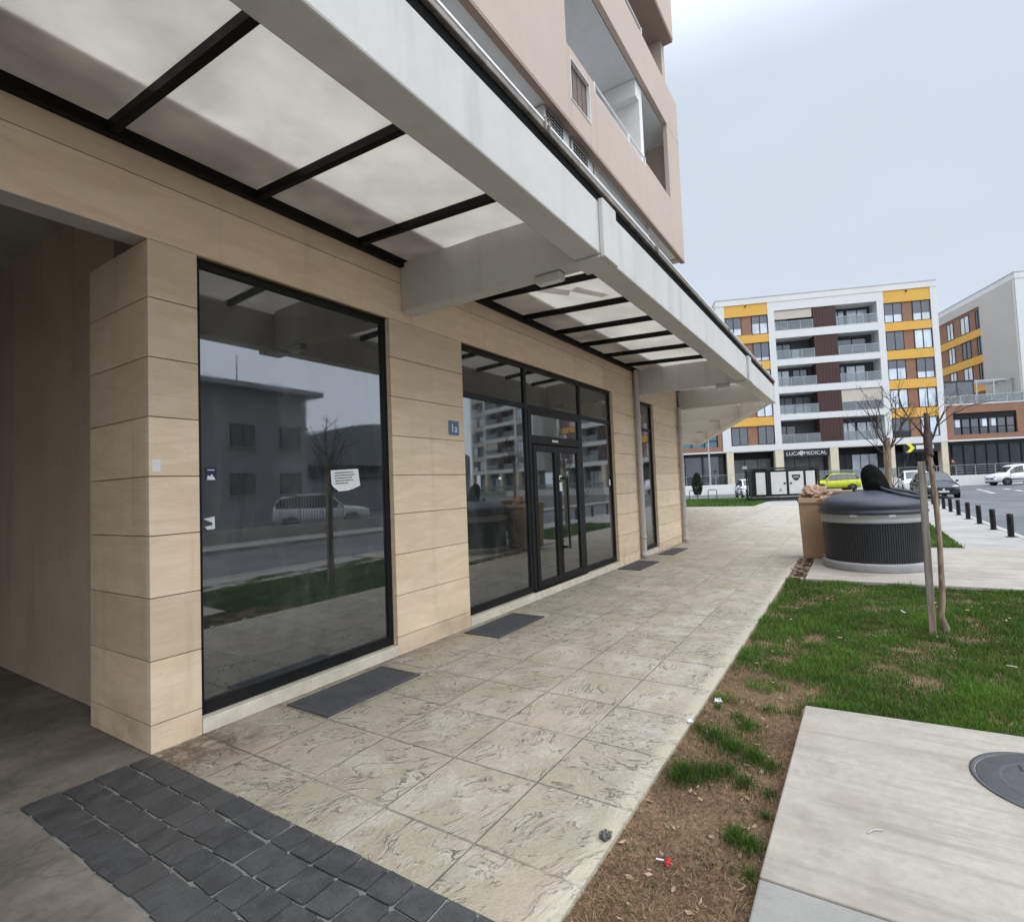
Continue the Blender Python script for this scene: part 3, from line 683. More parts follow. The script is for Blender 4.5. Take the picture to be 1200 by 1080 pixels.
grate(11.07, 12.18, 3.435, 3.785, 'dark floor grate by the narrow last window, farthest of four')

t = thing('number_plate', 'small blue house number plate on the stone pier between the windows', 'sign', (4.62, YW - .002, 2.30))
MB().box(-.088, .088, -.006, .0, -.082, .082).build('plate', 'numblue', t, bevel=.003)
text_obj('numerals', '1a', .13, 'paper', t, (0.0, -.008, -.01), (R(90), 0, 0), .001)
def sticker(name, label, cat, x0, x1, z0, z1, mat, y=YW + .0785, poly=None):
    t = thing(name, label, cat, ((x0 + x1) / 2, y, z0))
    m = MB(((x0 + x1) / 2, y, z0))
    if poly: m.add([(px, y + dy, pz) for px, pz, dy in poly] , [tuple(range(len(poly)))])
    else: m.box(x0, x1, y - .0012, y, z0, z1)
    m.build('sheet', mat, t); return t
yp = YW + .0785
nt = sticker('paper_notice', 'white printed paper notice taped to the large window', 'notice', 3.0, 3.33, 1.63, 1.83, 'paper',
             poly=[(3.025, 1.812, -.002), (3.03, 1.69, -.002), (3.045, 1.665, -.004), (3.095, 1.622, -.016), (3.20, 1.628, -.010), (3.27, 1.645, -.004), (3.345, 1.672, -.002), (3.335, 1.735, -.002), (3.325, 1.828, -.002)])
l = MB((3.165, yp, 1.63))
for i, (a, b) in enumerate(((3.065, 3.27), (3.065, 3.285), (3.065, 3.25), (3.068, 3.26), (3.07, 3.205))):
    x = a
    while x < b - .01:
        w = random.uniform(.012, .034); l.box(x, min(b, x + w), yp - .0052, yp - .0045, 1.784 - i * .024 + (x - a) * .05, 1.793 - i * .024 + (x - a) * .05); x += w + .006
l.build('printing', 'ink', nt)
ns = sticker('window_sticker', 'navy and white sticker at the left edge of the large window', 'sticker', 1.978, 2.052, 1.735, 1.83, 'navy')
MB((2.015, yp, 1.735)).add([(1.985, yp - .002, 1.74), (2.045, yp - .002, 1.74), (2.03, yp - .002, 1.765), (2.018, yp - .002, 1.782), (2.006, yp - .002, 1.762), (1.992, yp - .002, 1.775)], [(0, 1, 2, 3, 4, 5)]).box(1.99, 2.04, yp - .0021, yp - .002, 1.808, 1.814).build('print', 'paper', ns)
sticker('torn_sticker', 'torn silver sticker low at the left edge of the large window', 'sticker', 1.955, 2.035, 1.385, 1.475, 'silver',
        poly=[(1.958, 1.462, -.002), (2.035, 1.475, -.002), (2.036, 1.385, -.002), (1.985, 1.382, -.002), (1.965, 1.405, -.002), (2.018, 1.412, -.002), (2.02, 1.43, -.002), (1.985, 1.446, -.002)])
sticker('pillar_label', 'small white paper label stuck to the corner pillar', 'sticker', 1.612, 1.660, 1.795, 1.875, 'paper', y=YW - .0005)
sticker('door_notice', 'small white label on the door leaf above the pull handle, lower of two', 'notice', 7.128, 7.215, 1.50, 1.64, 'paper', y=YW + .034)
sticker('door_card', 'small white card on the door leaf above the pull handle, upper of two', 'notice', 7.128, 7.215, 1.675, 1.745, 'paper', y=YW + .034)
sticker('pane_label', 'tiny white label on the pane left of the door', 'sticker', 5.58, 5.64, 1.70, 1.735, 'paper')
sticker('edge_label', 'tiny white label at the right edge of the pane beyond the door', 'sticker', 9.14, 9.19, 1.55, 1.66, 'paper')

# ------------------------------------------------------------------ waste container and carton
bn = thing('waste_container', 'round charcoal ribbed underground-waste container with slate blue domed lid and open black hatch', 'waste container', (10.42, -.17, .03))
MB().lathe([(.0, .0), (.765, .0), (.765, .115), (.72, .135)], 64).build('base_ring', 'binconc', bn, bevel=.01)
body = MB().lathe([(.700, .12), (.712, .76)], 64).build('body', 'binrib', bn)
f = MB(); nr = 130
for i in range(nr):
    a = 2 * math.pi * i / nr; M_ = Matrix.Rotation(a, 4, 'Z')
    w_ = .0135 + .003 * random.random()
    f.add([(.698, -w_, .125), (.698, w_, .125), (.716, w_ * .75, .125), (.716, -w_ * .75, .125), (.710, -w_, .765), (.710, w_, .765), (.728, w_ * .75, .765), (.728, -w_ * .75, .765)],
          [(0, 3, 2, 1), (4, 5, 6, 7), (3, 7, 6, 2), (0, 4, 7, 3), (1, 2, 6, 5)], M=M_)
f.build('ribs', 'binrib', body)
MB().lathe([(.705, .755), (.748, .760), (.754, .80), (.742, .815), (.742, .845), (.756, .86), (.756, .905), (.73, .915)], 72).build('grey_band', 'bingrey', bn)
lid = MB().lathe([(.72, .900), (.785, .905), (.792, .935), (.770, .955), (.766, .985), (.782, 1.00), (.776, 1.045), (.742, 1.095), (.66, 1.145), (.52, 1.200), (.36, 1.238), (.18, 1.258), (0, 1.264)], 72).build('lid', 'bin', bn)
MB().lathe([(.30, 0), (.315, .028), (.285, .045), (.262, .03), (.262, .0)], 40, (0, 0, 0)).build('hatch_rim', 'bin', lid)
hr = lid.children[0]; hr.location = (-.10, -.43, 1.205); hr.rotation_euler = (R(16), R(-6), 0)
MB().lathe([(0, .012), (.255, .012)], 40).build('hatch_opening', 'canopy_dark', hr)
# open hatch: a shallow bowl standing upright, seen from its back
fp = [(.065, 1.17), (.098, 1.30), (.113, 1.424), (.118, 1.50), (.112, 1.568), (.088, 1.635), (.047, 1.672), (.005, 1.692), (-.035, 1.697), (-.085, 1.678), (-.132, 1.639), (-.182, 1.578), (-.222, 1.505), (-.256, 1.422), (-.281, 1.338), (-.296, 1.262), (-.298, 1.197), (-.276, 1.13), (-.19, 1.14), (-.06, 1.15)]
cy_ = sum(p[0] for p in fp) / len(fp); cz_ = sum(p[1] for p in fp) / len(fp); f = MB(); vs = []; fs = []; n, m = len(fp), 6
for sgn, off in ((1, 0.0), (-1, .022)):
    vs = []
    for i in range(1, m + 1):
        q = i / m
        for (y, z) in fp: vs.append((-.04 - .075 * (1 - q * q) * 1.0 + off + .10 * (z - 1.15), cy_ + (y - cy_) * q, cz_ + (z - cz_) * q))
    fs = []
    for i in range(m - 1):
        for k in range(n): fs.append((i * n + k, (i + 1) * n + k, (i + 1) * n + (k + 1) % n, i * n + (k + 1) % n))
    fs.append(tuple(range(n)))
    f.add(vs, [q_ if sgn > 0 else q_[::-1] for q_ in fs], smooth=True)
    if sgn > 0: v0 = vs[-n:]
f.add(v0 + vs[-n:], [(k, (k + 1) % n, n + (k + 1) % n, n + k) for k in range(n)])
f.build('hatch_flap', 'flap', bn)
MB().box(-.05, .05, .10, .24, 1.235, 1.265).box(-.025, .025, .215, .245, 1.24, 1.30).build('hinge', 'flap', bn, bevel=.006)
f = MB()
for a in (200, 250, 160): f.add([], []); f.box(.748, .762, -.05, .05, .865, .90, M=Matrix.Rotation(R(a), 4, 'Z'))
f.build('label_strip', 'white_metal', bn)

bx = thing('cardboard_box', 'tall open brown cardboard box standing behind the waste container', 'box', (11.05, .62, .03), R(2))
f = MB()
f.add([(0, -.33, 0), (0, .325, 0), (.60, .325, 0), (.60, -.33, 0), (-.02, -.36, 1.125), (-.03, .36, 1.135), (.62, .36, 1.13), (.62, -.36, 1.12)],
      [(0, 1, 5, 4)[::-1], (1, 2, 6, 5)[::-1], (2, 3, 7, 6)[::-1], (3, 0, 4, 7)[::-1], (0, 3, 2, 1)[::-1]])
f.add([(.012, -.32, .01), (.012, .315, .01), (.588, .315, .01), (.588, -.32, .01), (-.008, -.35, 1.125), (-.018, .35, 1.135), (.608, .35, 1.13), (.608, -.35, 1.12)],
      [(0, 1, 5, 4), (1, 2, 6, 5), (2, 3, 7, 6), (3, 0, 4, 7)])
f.add([(-.02, -.36, 1.125), (-.03, .36, 1.135), (-.018, .35, 1.135), (-.008, -.35, 1.125), (.608, .35, 1.13), (.62, .36, 1.13), (.608, -.35, 1.12), (.62, -.36, 1.12)], [(0, 1, 2, 3), (1, 5, 4, 2), (5, 7, 6, 4), (7, 0, 3, 6)])
f.build('carton', 'card', bx)
f = MB()   # flaps folded outward
f.add([(-.033, .355, 1.131), (-.024, -.355, 1.121), (-.050, -.34, 1.035), (-.055, .34, 1.04)], [(0, 1, 2, 3)])
f.add([(.60, .363, 1.128), (-.02, .363, 1.13), (-.01, .385, 1.05), (.58, .385, 1.05)], [(0, 1, 2, 3)])
f.build('flap', 'card', bx)
f = MB(); Mz = Matrix.Identity(4)
for z, a, b in ((.70, -.02, -.30), (.64, -.06, -.24)):
    y = a
    while y > b: f.add([(-.0155, y, z), (-.0155, y - .03, z), (-.0162, y - .03, z + .028), (-.0162, y, z + .028)], [(0, 1, 2, 3)]); y -= .042
f.build('printing', 'ink', bx)
MB().box(-.006, -.002, -.20, .02, .075, .09).build('tape', 'paper', bx)
t = thing('crumpled_paper', 'crumpled pinkish brown packing paper heaped on top of the tall cardboard box', 'paper', (11.25, .68, 1.10))
MB().blob((0, 0, .09), (.22, .24, .17), 3, .75, 22, 14, smooth=False, freq=3.1).blob((.05, -.22, .06), (.16, .15, .12), 8, .8, 18, 12, smooth=False, freq=3.4).build('heap', 'card2', t)
t = thing('small_carton', 'small flattened tan carton resting on the cardboard box beside the crumpled paper', 'box', (11.30, .22, 1.13), R(-12))
MB().box(-.16, .16, -.17, .15, .0, .145).build('carton', m_cardboard('light_cardboard', (.47, .35, .20)), t, bevel=.006)
f = MB(); f.add([(-.16, -.17, .147), (.16, -.17, .147), (.15, -.30, .17), (-.15, -.29, .165)], [(0, 1, 2, 3)]); f.add([(-.165, .15, .0), (-.165, -.17, .0), (-.20, -.17, .10), (-.20, .15, .11)], [(0, 1, 2, 3)]); f.build('flap', 'card', t)

# leaves and rubbish caught in the soil trough, one heap nobody could count
f = MB()
for i in range(420):
    x = random.uniform(8.92, 11.1); y = random.uniform(.78, 1.02); z = -.03 + random.random() * .05; s_ = random.uniform(.015, .055)
    M_ = Matrix.Translation((x, y, z)) @ Matrix.Rotation(random.random() * 6.3, 4, 'Z') @ Matrix.Rotation(random.uniform(-.7, .7), 4, 'X')
    f.add([(-s_, -s_ * .5, 0), (s_, -s_ * .4, .004), (s_ * 1.1, s_ * .4, 0), (-s_ * .8, s_ * .5, .006)], [(0, 1, 2, 3)], mi=(0, 0, 1, 2)[i % 4], M=M_)
f.build('leaf_litter', ['bark', 'soil', 'leaf'], kind='stuff')

# small litter
t = thing('bottle_cap', 'crumpled red plastic cap with a white stub lying on the brown soil', 'litter', (2.198, .775, -.02))
MB().blob((0, 0, .014), (.015, .014, .013), 4, .6, 12, 8, smooth=False).build('cap', 'red', t)
MB().tube([(.01, .022, .008), (.005, .055, .007)], .0045, 6).build('stub', 'white', t)
t = thing('leaf_scrap', 'dark crumpled leaf lying on the pale stamped walkway', 'litter', (2.205, 1.035 + .03, .0))
MB().blob((0, 0, .012), (.030, .024, .016), 9, .9, 14, 8, smooth=False, freq=3).build('leaf', 'stone', t)
MB().add([(-.02, .0, .02), (.015, -.015, .032), (.03, .02, .022), (-.005, .025, .018)], [(0, 1, 2, 3)]).build('curl', 'leaf', t)
for loc, s_, lb in (((3.954, .955, -.02), .030, 'white scrap of paper on bare soil near the walkway edge, nearest the lawn'), ((3.50, 1.035, .001), .022, 'white scrap of paper lying on the walkway edge above a grass tuft')):
    t = thing('paper_scrap', lb, 'litter', loc); MB().blob((0, 0, s_ * .4), (s_, s_ * .8, s_ * .45), 2, .7, 10, 7, smooth=False).build('scrap', 'paper', t)
t = thing('wire_twist', 'short thin twist of wire lying on the pale concrete slab', 'litter', (2.735, .03, .036))
MB().tube([(-.03, .02, .003), (-.005, .004, .006), (.012, -.012, .004), (.02, -.036, .003)], .0028, 6).build('wire', 'galv', t)
f = MB()
for i in range(46):
    x = random.uniform(1.5, 4.0); y = random.uniform(.46, 1.0); s_ = random.uniform(.005, .013)
    f.blob((x, y, -.018), (s_ * random.uniform(.5, 2.2), s_ * random.uniform(.5, 1.2), s_ * .35), i, .9, 7, 5, smooth=False)
f.build('wood_chips', 'leaf', kind='stuff')
f = MB()
for i in range(40, 135):
    x = random.uniform(1.4, 4.3) if i < 100 else random.uniform(4.2, 8.6); y = random.uniform(.46, 1.02) if i < 100 else random.uniform(-1.6, .98); s_ = random.uniform(.007, .02)
    if x > 2.2 and x < 4.1 and y < .44: continue
    M_ = Matrix.Translation((x, y, -.016 if i < 100 else .012)) @ Matrix.Rotation(random.random() * 6.3, 4, 'Z') @ Matrix.Rotation(random.uniform(-.5, .5), 4, 'X')
    f.add([(-s_ * 1.5, 0, .002), (-s_ * .3, -s_ * .6, 0), (s_ * 1.2, -s_ * .1, .005), (s_ * .1, s_ * .6, .001)], [(0, 1, 2, 3)], mi=(0, 1, 2)[i % 3], M=M_)
f.build('dead_leaves', ['leaf', 'card2', 'card'], kind='stuff')
for p, lb in (((7.1, -.35), 'behind the stake'), ((5.45, -.95), 'in the right part of the lawn')):
    t = thing('litter_strip', 'thin pale strip of litter on the lawn ' + lb, 'litter', (p[0], p[1], .02), random.random() * 3)
    MB().add([(-.035, -.006, .012), (.035, -.004, .024), (.035, .006, .024), (-.035, .007, .012)], [(0, 1, 2, 3)]).build('strip', 'paper', t)

# ------------------------------------------------------------------ trees, stake, bollards
def twig(m, p, d, L, r, depth, mi):
    pts = [p]; q = p.copy(); dd = d.normalized()
    for i in range(4):
        dd = (dd + Vector((random.uniform(-.22, .22), random.uniform(-.22, .22), random.uniform(-.10, .22)))).normalized()
        q = q + dd * L / 4; pts.append(q.copy())
    m.tube(pts, [r * (1 - .7 * i / 4) for i in range(5)], 5, mi)
    m.blob(tuple(pts[-1]), (r * .8, r * .8, r * 1.3), random.randint(0, 99), .3, 5, 4, mi)
    if depth:
        for i in range(random.randint(2, 3)):
            k = random.choice((1, 2, 3)); side = Vector((random.uniform(-1, 1), random.uniform(-1, 1), random.uniform(.0, .9)))
            twig(m, pts[k], dd * .6 + side, L * random.uniform(.35, .65), r * .55, depth - 1, mi)
tr1 = thing('young_tree', 'bare thin young tree with pruned top growing from the lawn beside a wooden stake', 'tree', (6.55, -.66, -.03))
o_ = (6.55, -.66, -.03)
m = MB(o_); m.tube([(6.56, -.665, -.05), (6.55, -.662, .03), (6.55, -.63, .14), (6.55, -.655, .30), (6.545, -.66, .55), (6.56, -.668, .85), (6.55, -.663, 1.17), (6.55, -.648, 1.55), (6.55, -.634, 1.75)], [.038, .034, .031, .027, .025, .024, .024, .025, .027], 10)
trunk = m.build('trunk', 'bark', tr1)
m = MB(o_); m.tube([(6.55, -.634, 1.74), (6.55, -.632, 1.90), (6.55, -.633, 2.05), (6.55, -.634, 2.17)], [.034, .038, .022, .020], 8)
for i in range(9): m.blob((6.55 + random.uniform(-.03, .03), -.634 + random.uniform(-.03, .03), random.uniform(1.6, 1.97)), (.02, .02, .03), i, .5, 6, 5)
for pts, r in (([(0, 0, 1.86), (.03, .05, 1.98), (.06, .14, 2.14), (.08, .19, 2.27), (.09, .215, 2.40)], .010), ([(0, 0, 1.90), (-.05, .06, 1.99), (-.09, .13, 2.09), (-.12, .24, 2.16), (-.13, .30, 2.22)], .009),
               ([(0, 0, 1.84), (.02, -.05, 1.93), (.0, -.085, 2.05), (-.02, -.12, 2.11), (-.03, -.145, 2.17)], .012), ([(0, -.02, 1.95), (.08, .02, 2.03), (.17, .03, 2.14)], .007),
               ([(.0, -.085, 2.03), (-.03, -.20, 2.13), (-.04, -.34, 2.20), (-.03, -.50, 2.23)], .006)):
    P = [Vector((6.55 + a, -.634 + b, c)) for a, b, c in pts]
    m.tube(P, [r * (1 - .55 * i / len(P)) for i in range(len(P))], 6)
    for i in range(6):
        k = random.randrange(1, len(P)); twig(m, P[k], (P[-1] - P[k - 1]).normalized() * .8 + Vector((random.uniform(-.6, .6), random.uniform(-.7, .7), random.uniform(-.2, .6))), random.uniform(.12, .34), r * .26, 1, 0)
m.build('crown', 'twig', tr1)
st = thing('tree_stake', 'weathered square wooden stake leaning beside the young tree on the lawn', 'stake', (6.39, -.542, -.04))
m = MB(); h = .030; top = 1.72; lx, ly = .03, -.012
m.add([(-h, -h, 0), (h, -h, 0), (h, h, 0), (-h, h, 0), (lx - h, ly - h, top), (lx + h, ly - h, top), (lx + h, ly + h, top), (lx - h, ly + h, top)], [(3, 2, 1, 0), (4, 5, 6, 7), (0, 1, 5, 4), (1, 2, 6, 5), (2, 3, 7, 6), (3, 0, 4, 7)])
m.build('post', 'wood', st, bevel=.004)
tr2 = thing('street_tree', 'bare street tree with spreading dark twigs behind the waste container', 'tree', (16.0, -.66, .0))
m = MB(); m.tube([(0, 0, -.02), (.0, -.02, .6), (.02, -.02, 1.3), (.0, -.05, 2.0), (.0, -.06, 2.45)], [.095, .080, .075, .072, .06], 10); m.build('trunk', 'bark', tr2)
m = MB()
for a, b in (((0, .45, 1.3), .022), ((.2, -.45, .75), .020), ((-.3, .15, 1.1), .018), ((.1, -.15, 1.2), .020), ((.3, .3, .6), .016), ((-.2, -.5, .4), .015), ((.0, .6, .55), .016), ((.2, .5, .9), .015), ((.1, -.6, .9), .014)):
    twig(m, Vector((0, -.06, random.uniform(1.9, 2.5))), Vector(a), random.uniform(1.0, 1.6), b, 3, 0)
m.build('crown', 'twig', tr2)
for i, (x, y, lb) in enumerate(((17.4, -.9, 'thin bare sapling behind the hatch of the waste container'),)):
    t = thing('sapling', lb, 'tree', (x, y, 0)); m = MB()
    m.tube([(0, 0, 0), (.02, .03, .6), (0, .05, 1.2)], [.03, .025, .018], 7); m.build('trunk', 'twig', t); m = MB()
    for k in range(5): twig(m, Vector((0, .05, random.uniform(.5, 1.2))), Vector((random.uniform(-.6, .6), random.uniform(-.6, .6), .9)), .8, .013, 2, 0)
    m.build('crown', 'twig', t)

BL = ['nearest black bollard of the row along the kerb', 'second black bollard from the near end of the kerb row', 'third black bollard from the near end of the kerb row', 'fourth black bollard from the near end of the kerb row', 'fifth black bollard from the near end of the kerb row',
      'sixth black bollard from the near end of the kerb row', 'seventh black bollard from the near end of the kerb row', 'eighth black bollard, close in front of the dark car', 'farthest black bollard of the row, beside the young tree trunk']
b0 = None
for i in range(9):
    loc = (15.675 + 1.775 * i, -2.90, 0)
    if b0 is None:
        b0 = thing('bollard', BL[i], 'bollard', loc, 0, 'black bollards along the kerb')
        MB().lathe([(0, .0), (.062, .0), (.062, .505), (.055, .525), (0, .528)], 8).build('post', 'black', b0, bevel=.006)
        MB().lathe([(.11, .0), (.11, .008), (.06, .012)], 12).build('foot_plate', 'black', b0)
        MB().box(-.064, -.058, -.012, .012, .06, .47).build('side_strip', 'frame', b0)
        o = b0
    else: o = dup(b0)
    o.location = loc; o['label'] = BL[i]; o.rotation_euler = (random.uniform(-.02, .02), random.uniform(-.02, .02), random.uniform(-.2, .2))

# ------------------------------------------------------------------ vehicles
KIND = {
 'hatch': dict(L=4.15, W=.88, st=[(-2.08, .46, .80, .84, .74, .70), (-2.03, .30, .92, .98, .82, .74), (-1.93, .25, .96, 1.16, .86, .68), (-1.62, .22, .97, 1.43, .88, .64), (-1.0, .20, .95, 1.52, .89, .64), (-.2, .20, .93, 1.54, .89, .65), (.42, .20, .92, 1.47, .89, .64), (1.08, .21, .93, .98, .88, .70), (1.70, .24, .82, .88, .86, .68), (1.98, .28, .70, .76, .80, .66), (2.08, .34, .56, .62, .70, .60)],
               glass=[(-1.62, -.965), (-.945, -.01), (.01, .92)], ws=(.46, 1.03), rw=(-1.90, -1.64), wx=(-1.28, 1.30), wr=.32),
 'suv': dict(L=4.35, W=.90, st=[(-2.16, .50, .90, .95, .78, .72), (-2.12, .34, 1.02, 1.08, .86, .76), (-2.02, .28, 1.06, 1.36, .89, .70), (-1.75, .26, 1.06, 1.60, .90, .68), (-1.0, .24, 1.04, 1.67, .91, .69), (-.2, .24, 1.02, 1.68, .91, .69), (.40, .24, 1.00, 1.62, .91, .68), (1.02, .25, 1.00, 1.06, .90, .74), (1.72, .27, .93, .99, .88, .72), (2.05, .30, .84, .90, .83, .70), (2.16, .38, .66, .72, .74, .64)],
             glass=[(-1.74, -1.00), (-.98, -.02), (.0, .90)], ws=(.44, .98), rw=(-1.99, -1.77), wx=(-1.33, 1.36), wr=.35),
 'van': dict(L=4.6, W=.93, st=[(-2.25, .34, 1.10, 1.70, .88, .76), (-2.20, .30, 1.14, 1.80, .92, .78), (-1.0, .26, 1.12, 1.86, .93, .78), (.0, .26, 1.10, 1.86, .93, .78), (.50, .26, 1.08, 1.80, .93, .76), (.80, .26, 1.06, 1.62, .93, .74), (1.36, .27, 1.04, 1.12, .92, .76), (1.92, .30, .96, 1.02, .89, .74), (2.18, .34, .84, .90, .84, .70), (2.28, .40, .64, .70, .76, .64)],
             glass=[(.02, 1.12)], ws=(.78, 1.32), rw=None, wx=(-1.40, 1.42), wr=.33),
}
def car(name, label, cat, loc, rz_, kind, paint, group=None, detail=True):
    K = KIND[kind]; st = K['st']; t = thing(name, label, cat, loc, rz_, group)
    def sec(x):
        for a, b in zip(st, st[1:]):
            if a[0] <= x <= b[0]:
                k = (x - a[0]) / (b[0] - a[0]); return [a[i] + (b[i] - a[i]) * k for i in range(6)]
        return list(st[0] if x < st[0][0] else st[-1])
    xs = sorted(set([s_[0] for s_ in st] + [st[0][0] + (st[-1][0] - st[0][0]) * i / 26 for i in range(27)]))
    vs = []; fs = []
    for x in xs:
        _, zb, be, ro, wb, wr = sec(x)
        half = [(0, zb), (wb * .80, zb), (wb * .96, zb + .06), (wb, (zb + be) * .5), (wb * .975, be - .03), (wb * .94, be), (wr, ro - .05), (wr * .88, ro), (wr * .5, ro + .018), (0, ro + .022)]
        ring = [(x, y, z) for y, z in half] + [(x, -y, z) for y, z in half[-2:0:-1]]
        vs += ring
    n = len(ring)
    for i in range(len(xs) - 1):
        for k in range(n): fs.append((i * n + k, (i + 1) * n + k, (i + 1) * n + (k + 1) % n, i * n + (k + 1) % n)[::-1])
    m = MB(); dark = []; light = []
    for q in fs:
        i_, k_ = divmod(min(q), n); _, zb, be, ro, wb, wr = sec(xs[i_]); ks = sorted(p % n for p in q)
        (dark if kind != 'van' and ro - be > .16 and (ks[0], ks[-1]) in ((5, 6), (n - 6, n - 5)) else light).append(q)
    m.add(vs, light, smooth=True)
    if dark: m.add(vs, dark, mi=1, smooth=True)
    m.add(vs[:n], [tuple(range(n))[::-1]]); m.add(vs[-n:], [tuple(range(n))])
    body = m.build('body', [paint, 'black'], t)
    for side in (1, -1):
        for a, b in K['glass']:
            m = MB(); P = []
            q = [a + (b - a) * i / 6 for i in range(7)]
            for x in q:
                _, zb, be, ro, wb, wr = sec(x)
                lo = Vector((x, side * wb * .94, be)); hi = Vector((x, side * wr, ro - .05)); nrm = Vector((0, side, .45)).normalized() * .007
                if ro - .05 - be < .10: hi = lo + Vector((0, 0, .10))
                P.append((lo.lerp(hi, .05) + nrm, lo.lerp(hi, .90) + nrm))
            for i in range(6):
                f_ = [P[i][0], P[i + 1][0], P[i + 1][1], P[i][1]]
                m.add(f_, [(0, 1, 2, 3) if side < 0 else (3, 2, 1, 0)], smooth=True)
            m.build('side_window', 'carglass', body)
    for nm, rng in (('windscreen', K['ws']), ('rear_window', K['rw'])):
        if not rng: continue
        m = MB(); P = []
        for i in range(5):
            x = rng[0] + (rng[1] - rng[0]) * i / 4; _, zb, be, ro, wb, wr = sec(x); up = .012
            P.append([(x, -wr * .86, ro + up - .004), (x, -wr * .45, ro + .018 + up), (x, wr * .45, ro + .018 + up), (x, wr * .86, ro + up - .004)])
        for i in range(4):
            for k in range(3): m.add([P[i][k], P[i + 1][k], P[i + 1][k + 1], P[i][k + 1]], [(0, 1, 2, 3)], smooth=True)
        m.build(nm, 'carglass', body)
    xf = st[-1][0]; xr = st[0][0]; W_ = K['W']; wr = K['wr']
    for wx in K['wx']:
        for side in (1, -1):
            MB().lathe([(0, -.004), (wr + .07, -.004), (wr + .07, .006), (0, .006)], 24, (wx, side * (W_ - .008), wr + .01), axis='y').build('wheel_arch', 'black', body)
            w_ = MB((0, 0, 0)).lathe([(wr * .62, -.09), (wr * .95, -.095), (wr, -.06), (wr, .06), (wr * .95, .095), (wr * .62, .09)], 24, (wx, side * (W_ - .085), wr), axis='y').build('wheel', 'tyre', t)
            r_ = MB(); 
            r_.lathe([(0, 0), (wr * .64, 0)][::-1] if side > 0 else [(0, 0), (wr * .64, 0)], 20, (wx, side * (W_ - .005), wr), axis='y')
            for k in range(5):
                a = k * 1.2566; r_.box(.03, wr * .6, -.025, .025, -.006, .012, M=Matrix.Translation((wx, side * (W_ + .002), wr)) @ Matrix.Rotation(a, 4, 'Y') @ Matrix.Rotation(R(90), 4, 'X'))
            r_.build('rim', 'rim', w_)
    zl = sec(xf - .12)[2]
    for side in (1, -1):
        MB().blob((xf - .07, side * W_ * .66, zl - .02), (.075, .16, .060), 1, .05, 10, 8).build('headlight', 'lamp', t)
        zr = sec(xr + .06)[2]
        MB().blob((xr + .07, side * W_ * .80, zr - .06), (.075, .12, .085), 1, .05, 10, 8).build('tail_light', 'tail', t)
        mz = sec(K['ws'][1] - .2)[2] + .07
        MB().blob((K['ws'][1] - .22, side * (W_ + .10), mz), (.07, .10, .065), 2, .1, 8, 6).build('mirror', paint if kind != 'van' else 'black', t)
    MB().box(xf - .02, xf + .012, -.48, .48, zl - .30, zl - .14).build('grille', 'black', t, bevel=.01)
    MB().box(xf - .10, xf + .022, -.66, .66, .22, .33).box(xr - .015, xr + .10, -.66, .66, .28, .42).build('bumper', 'black', t, bevel=.02)
    MB().box(xf + .013, xf + .022, -.26, .26, zl - .36, zl - .25).build('number_plate', 'white', t)
    MB().box(xr - .022, xr - .010, -.26, .26, .62, .73).build('rear_plate', 'white', t)
    MB().lathe([(0, 0), (.055, 0), (.055, .008), (0, .012)], 14, M=Matrix.Translation((xf + .012, 0, zl - .20)) @ Matrix.Rotation(R(90), 4, 'Y')).build('badge', 'lamp', t)
    m = MB()
    for side in (1, -1):
        for x in [g_[1] + .02 for g_ in K['glass']] + [K['glass'][0][0] - .03]:
            s_ = sec(x); m.box(x - .006, x + .006, side * (s_[4] - .01), side * (s_[4] + .004), s_[1] + .16, s_[2] - .05)
        m.box(xr + .5, xf - .7, side * (W_ - .005), side * (W_ + .012), .30 if kind != 'van' else .52, .36 if kind != 'van' else .60)
    m.build('door_seam', 'black', body)
    return t
GR = -.12
car('parked_car', 'dark slate hatchback facing the camera on the road beyond the bollards', 'car', (40.2, -4.0, GR), R(187), 'hatch', 'carblue')
car('white_suv', 'white car close behind the dark hatchback on the road', 'car', (46.0, -3.55, GR), R(182), 'suv', 'carwhite')
car('delivery_van', 'small white panel van with black bumper at the right edge', 'van', (63.4, -12.5, GR), R(112), 'van', 'carwhite')
car('yellow_car', 'lime yellow crossover parked below the terrace behind the cardboard box', 'car', (58.8, 1.98, GR), R(110), 'suv', 'caryellow')
car('white_car', 'white car half hidden behind the left end of the generator', 'car', (45.5, 7.55, GR), R(200), 'hatch', 'carwhite')

# ------------------------------------------------------------------ power generator on its skid
ga = R(-68); gn = thing('power_generator', 'white and black box power generator with dark shield emblem on the pavement', 'generator', (35.7, 5.85, .0), ga)
L = 4.15; H_ = 2.12; D_ = 1.25
f = MB()
for x in (0, L - .09):
    for y in (0, D_ - .09): f.box(x, x + .09, y, y + .09, .10, H_)
f.box(.09, L - .09, 0, .09, H_ - .09, H_).box(.09, L - .09, D_ - .09, D_, H_ - .09, H_).box(0, .09, .09, D_ - .09, H_ - .09, H_).box(L - .09, L, .09, D_ - .09, H_ - .09, H_)
f.build('frame', 'black', gn, bevel=.01)
MB().box(.0, L, 0, .14, .06, .20).box(0, L, D_ - .14, D_, .06, .20).box(.14, .34, .141, D_ - .141, .06, .2).box(L - .34, L - .14, .141, D_ - .141, .06, .2).box(.35, .9, -.02, .02, .0, .10).box(L - .9, L - .35, -.02, .02, .0, .10).build('skid', 'black', gn, bevel=.01)
MB().box(.10, L - .10, .10, D_ - .10, .30, H_ - .16).build('housing', 'frame', gn)
for a, b in ((.36, .93), (1.27, 2.18), (2.34, 3.22), (3.36, 3.90)):
    MB().box(a, b, .055, .099, .42, 1.84).build('door_panel', 'genw', gn, bevel=.015)
f = MB()
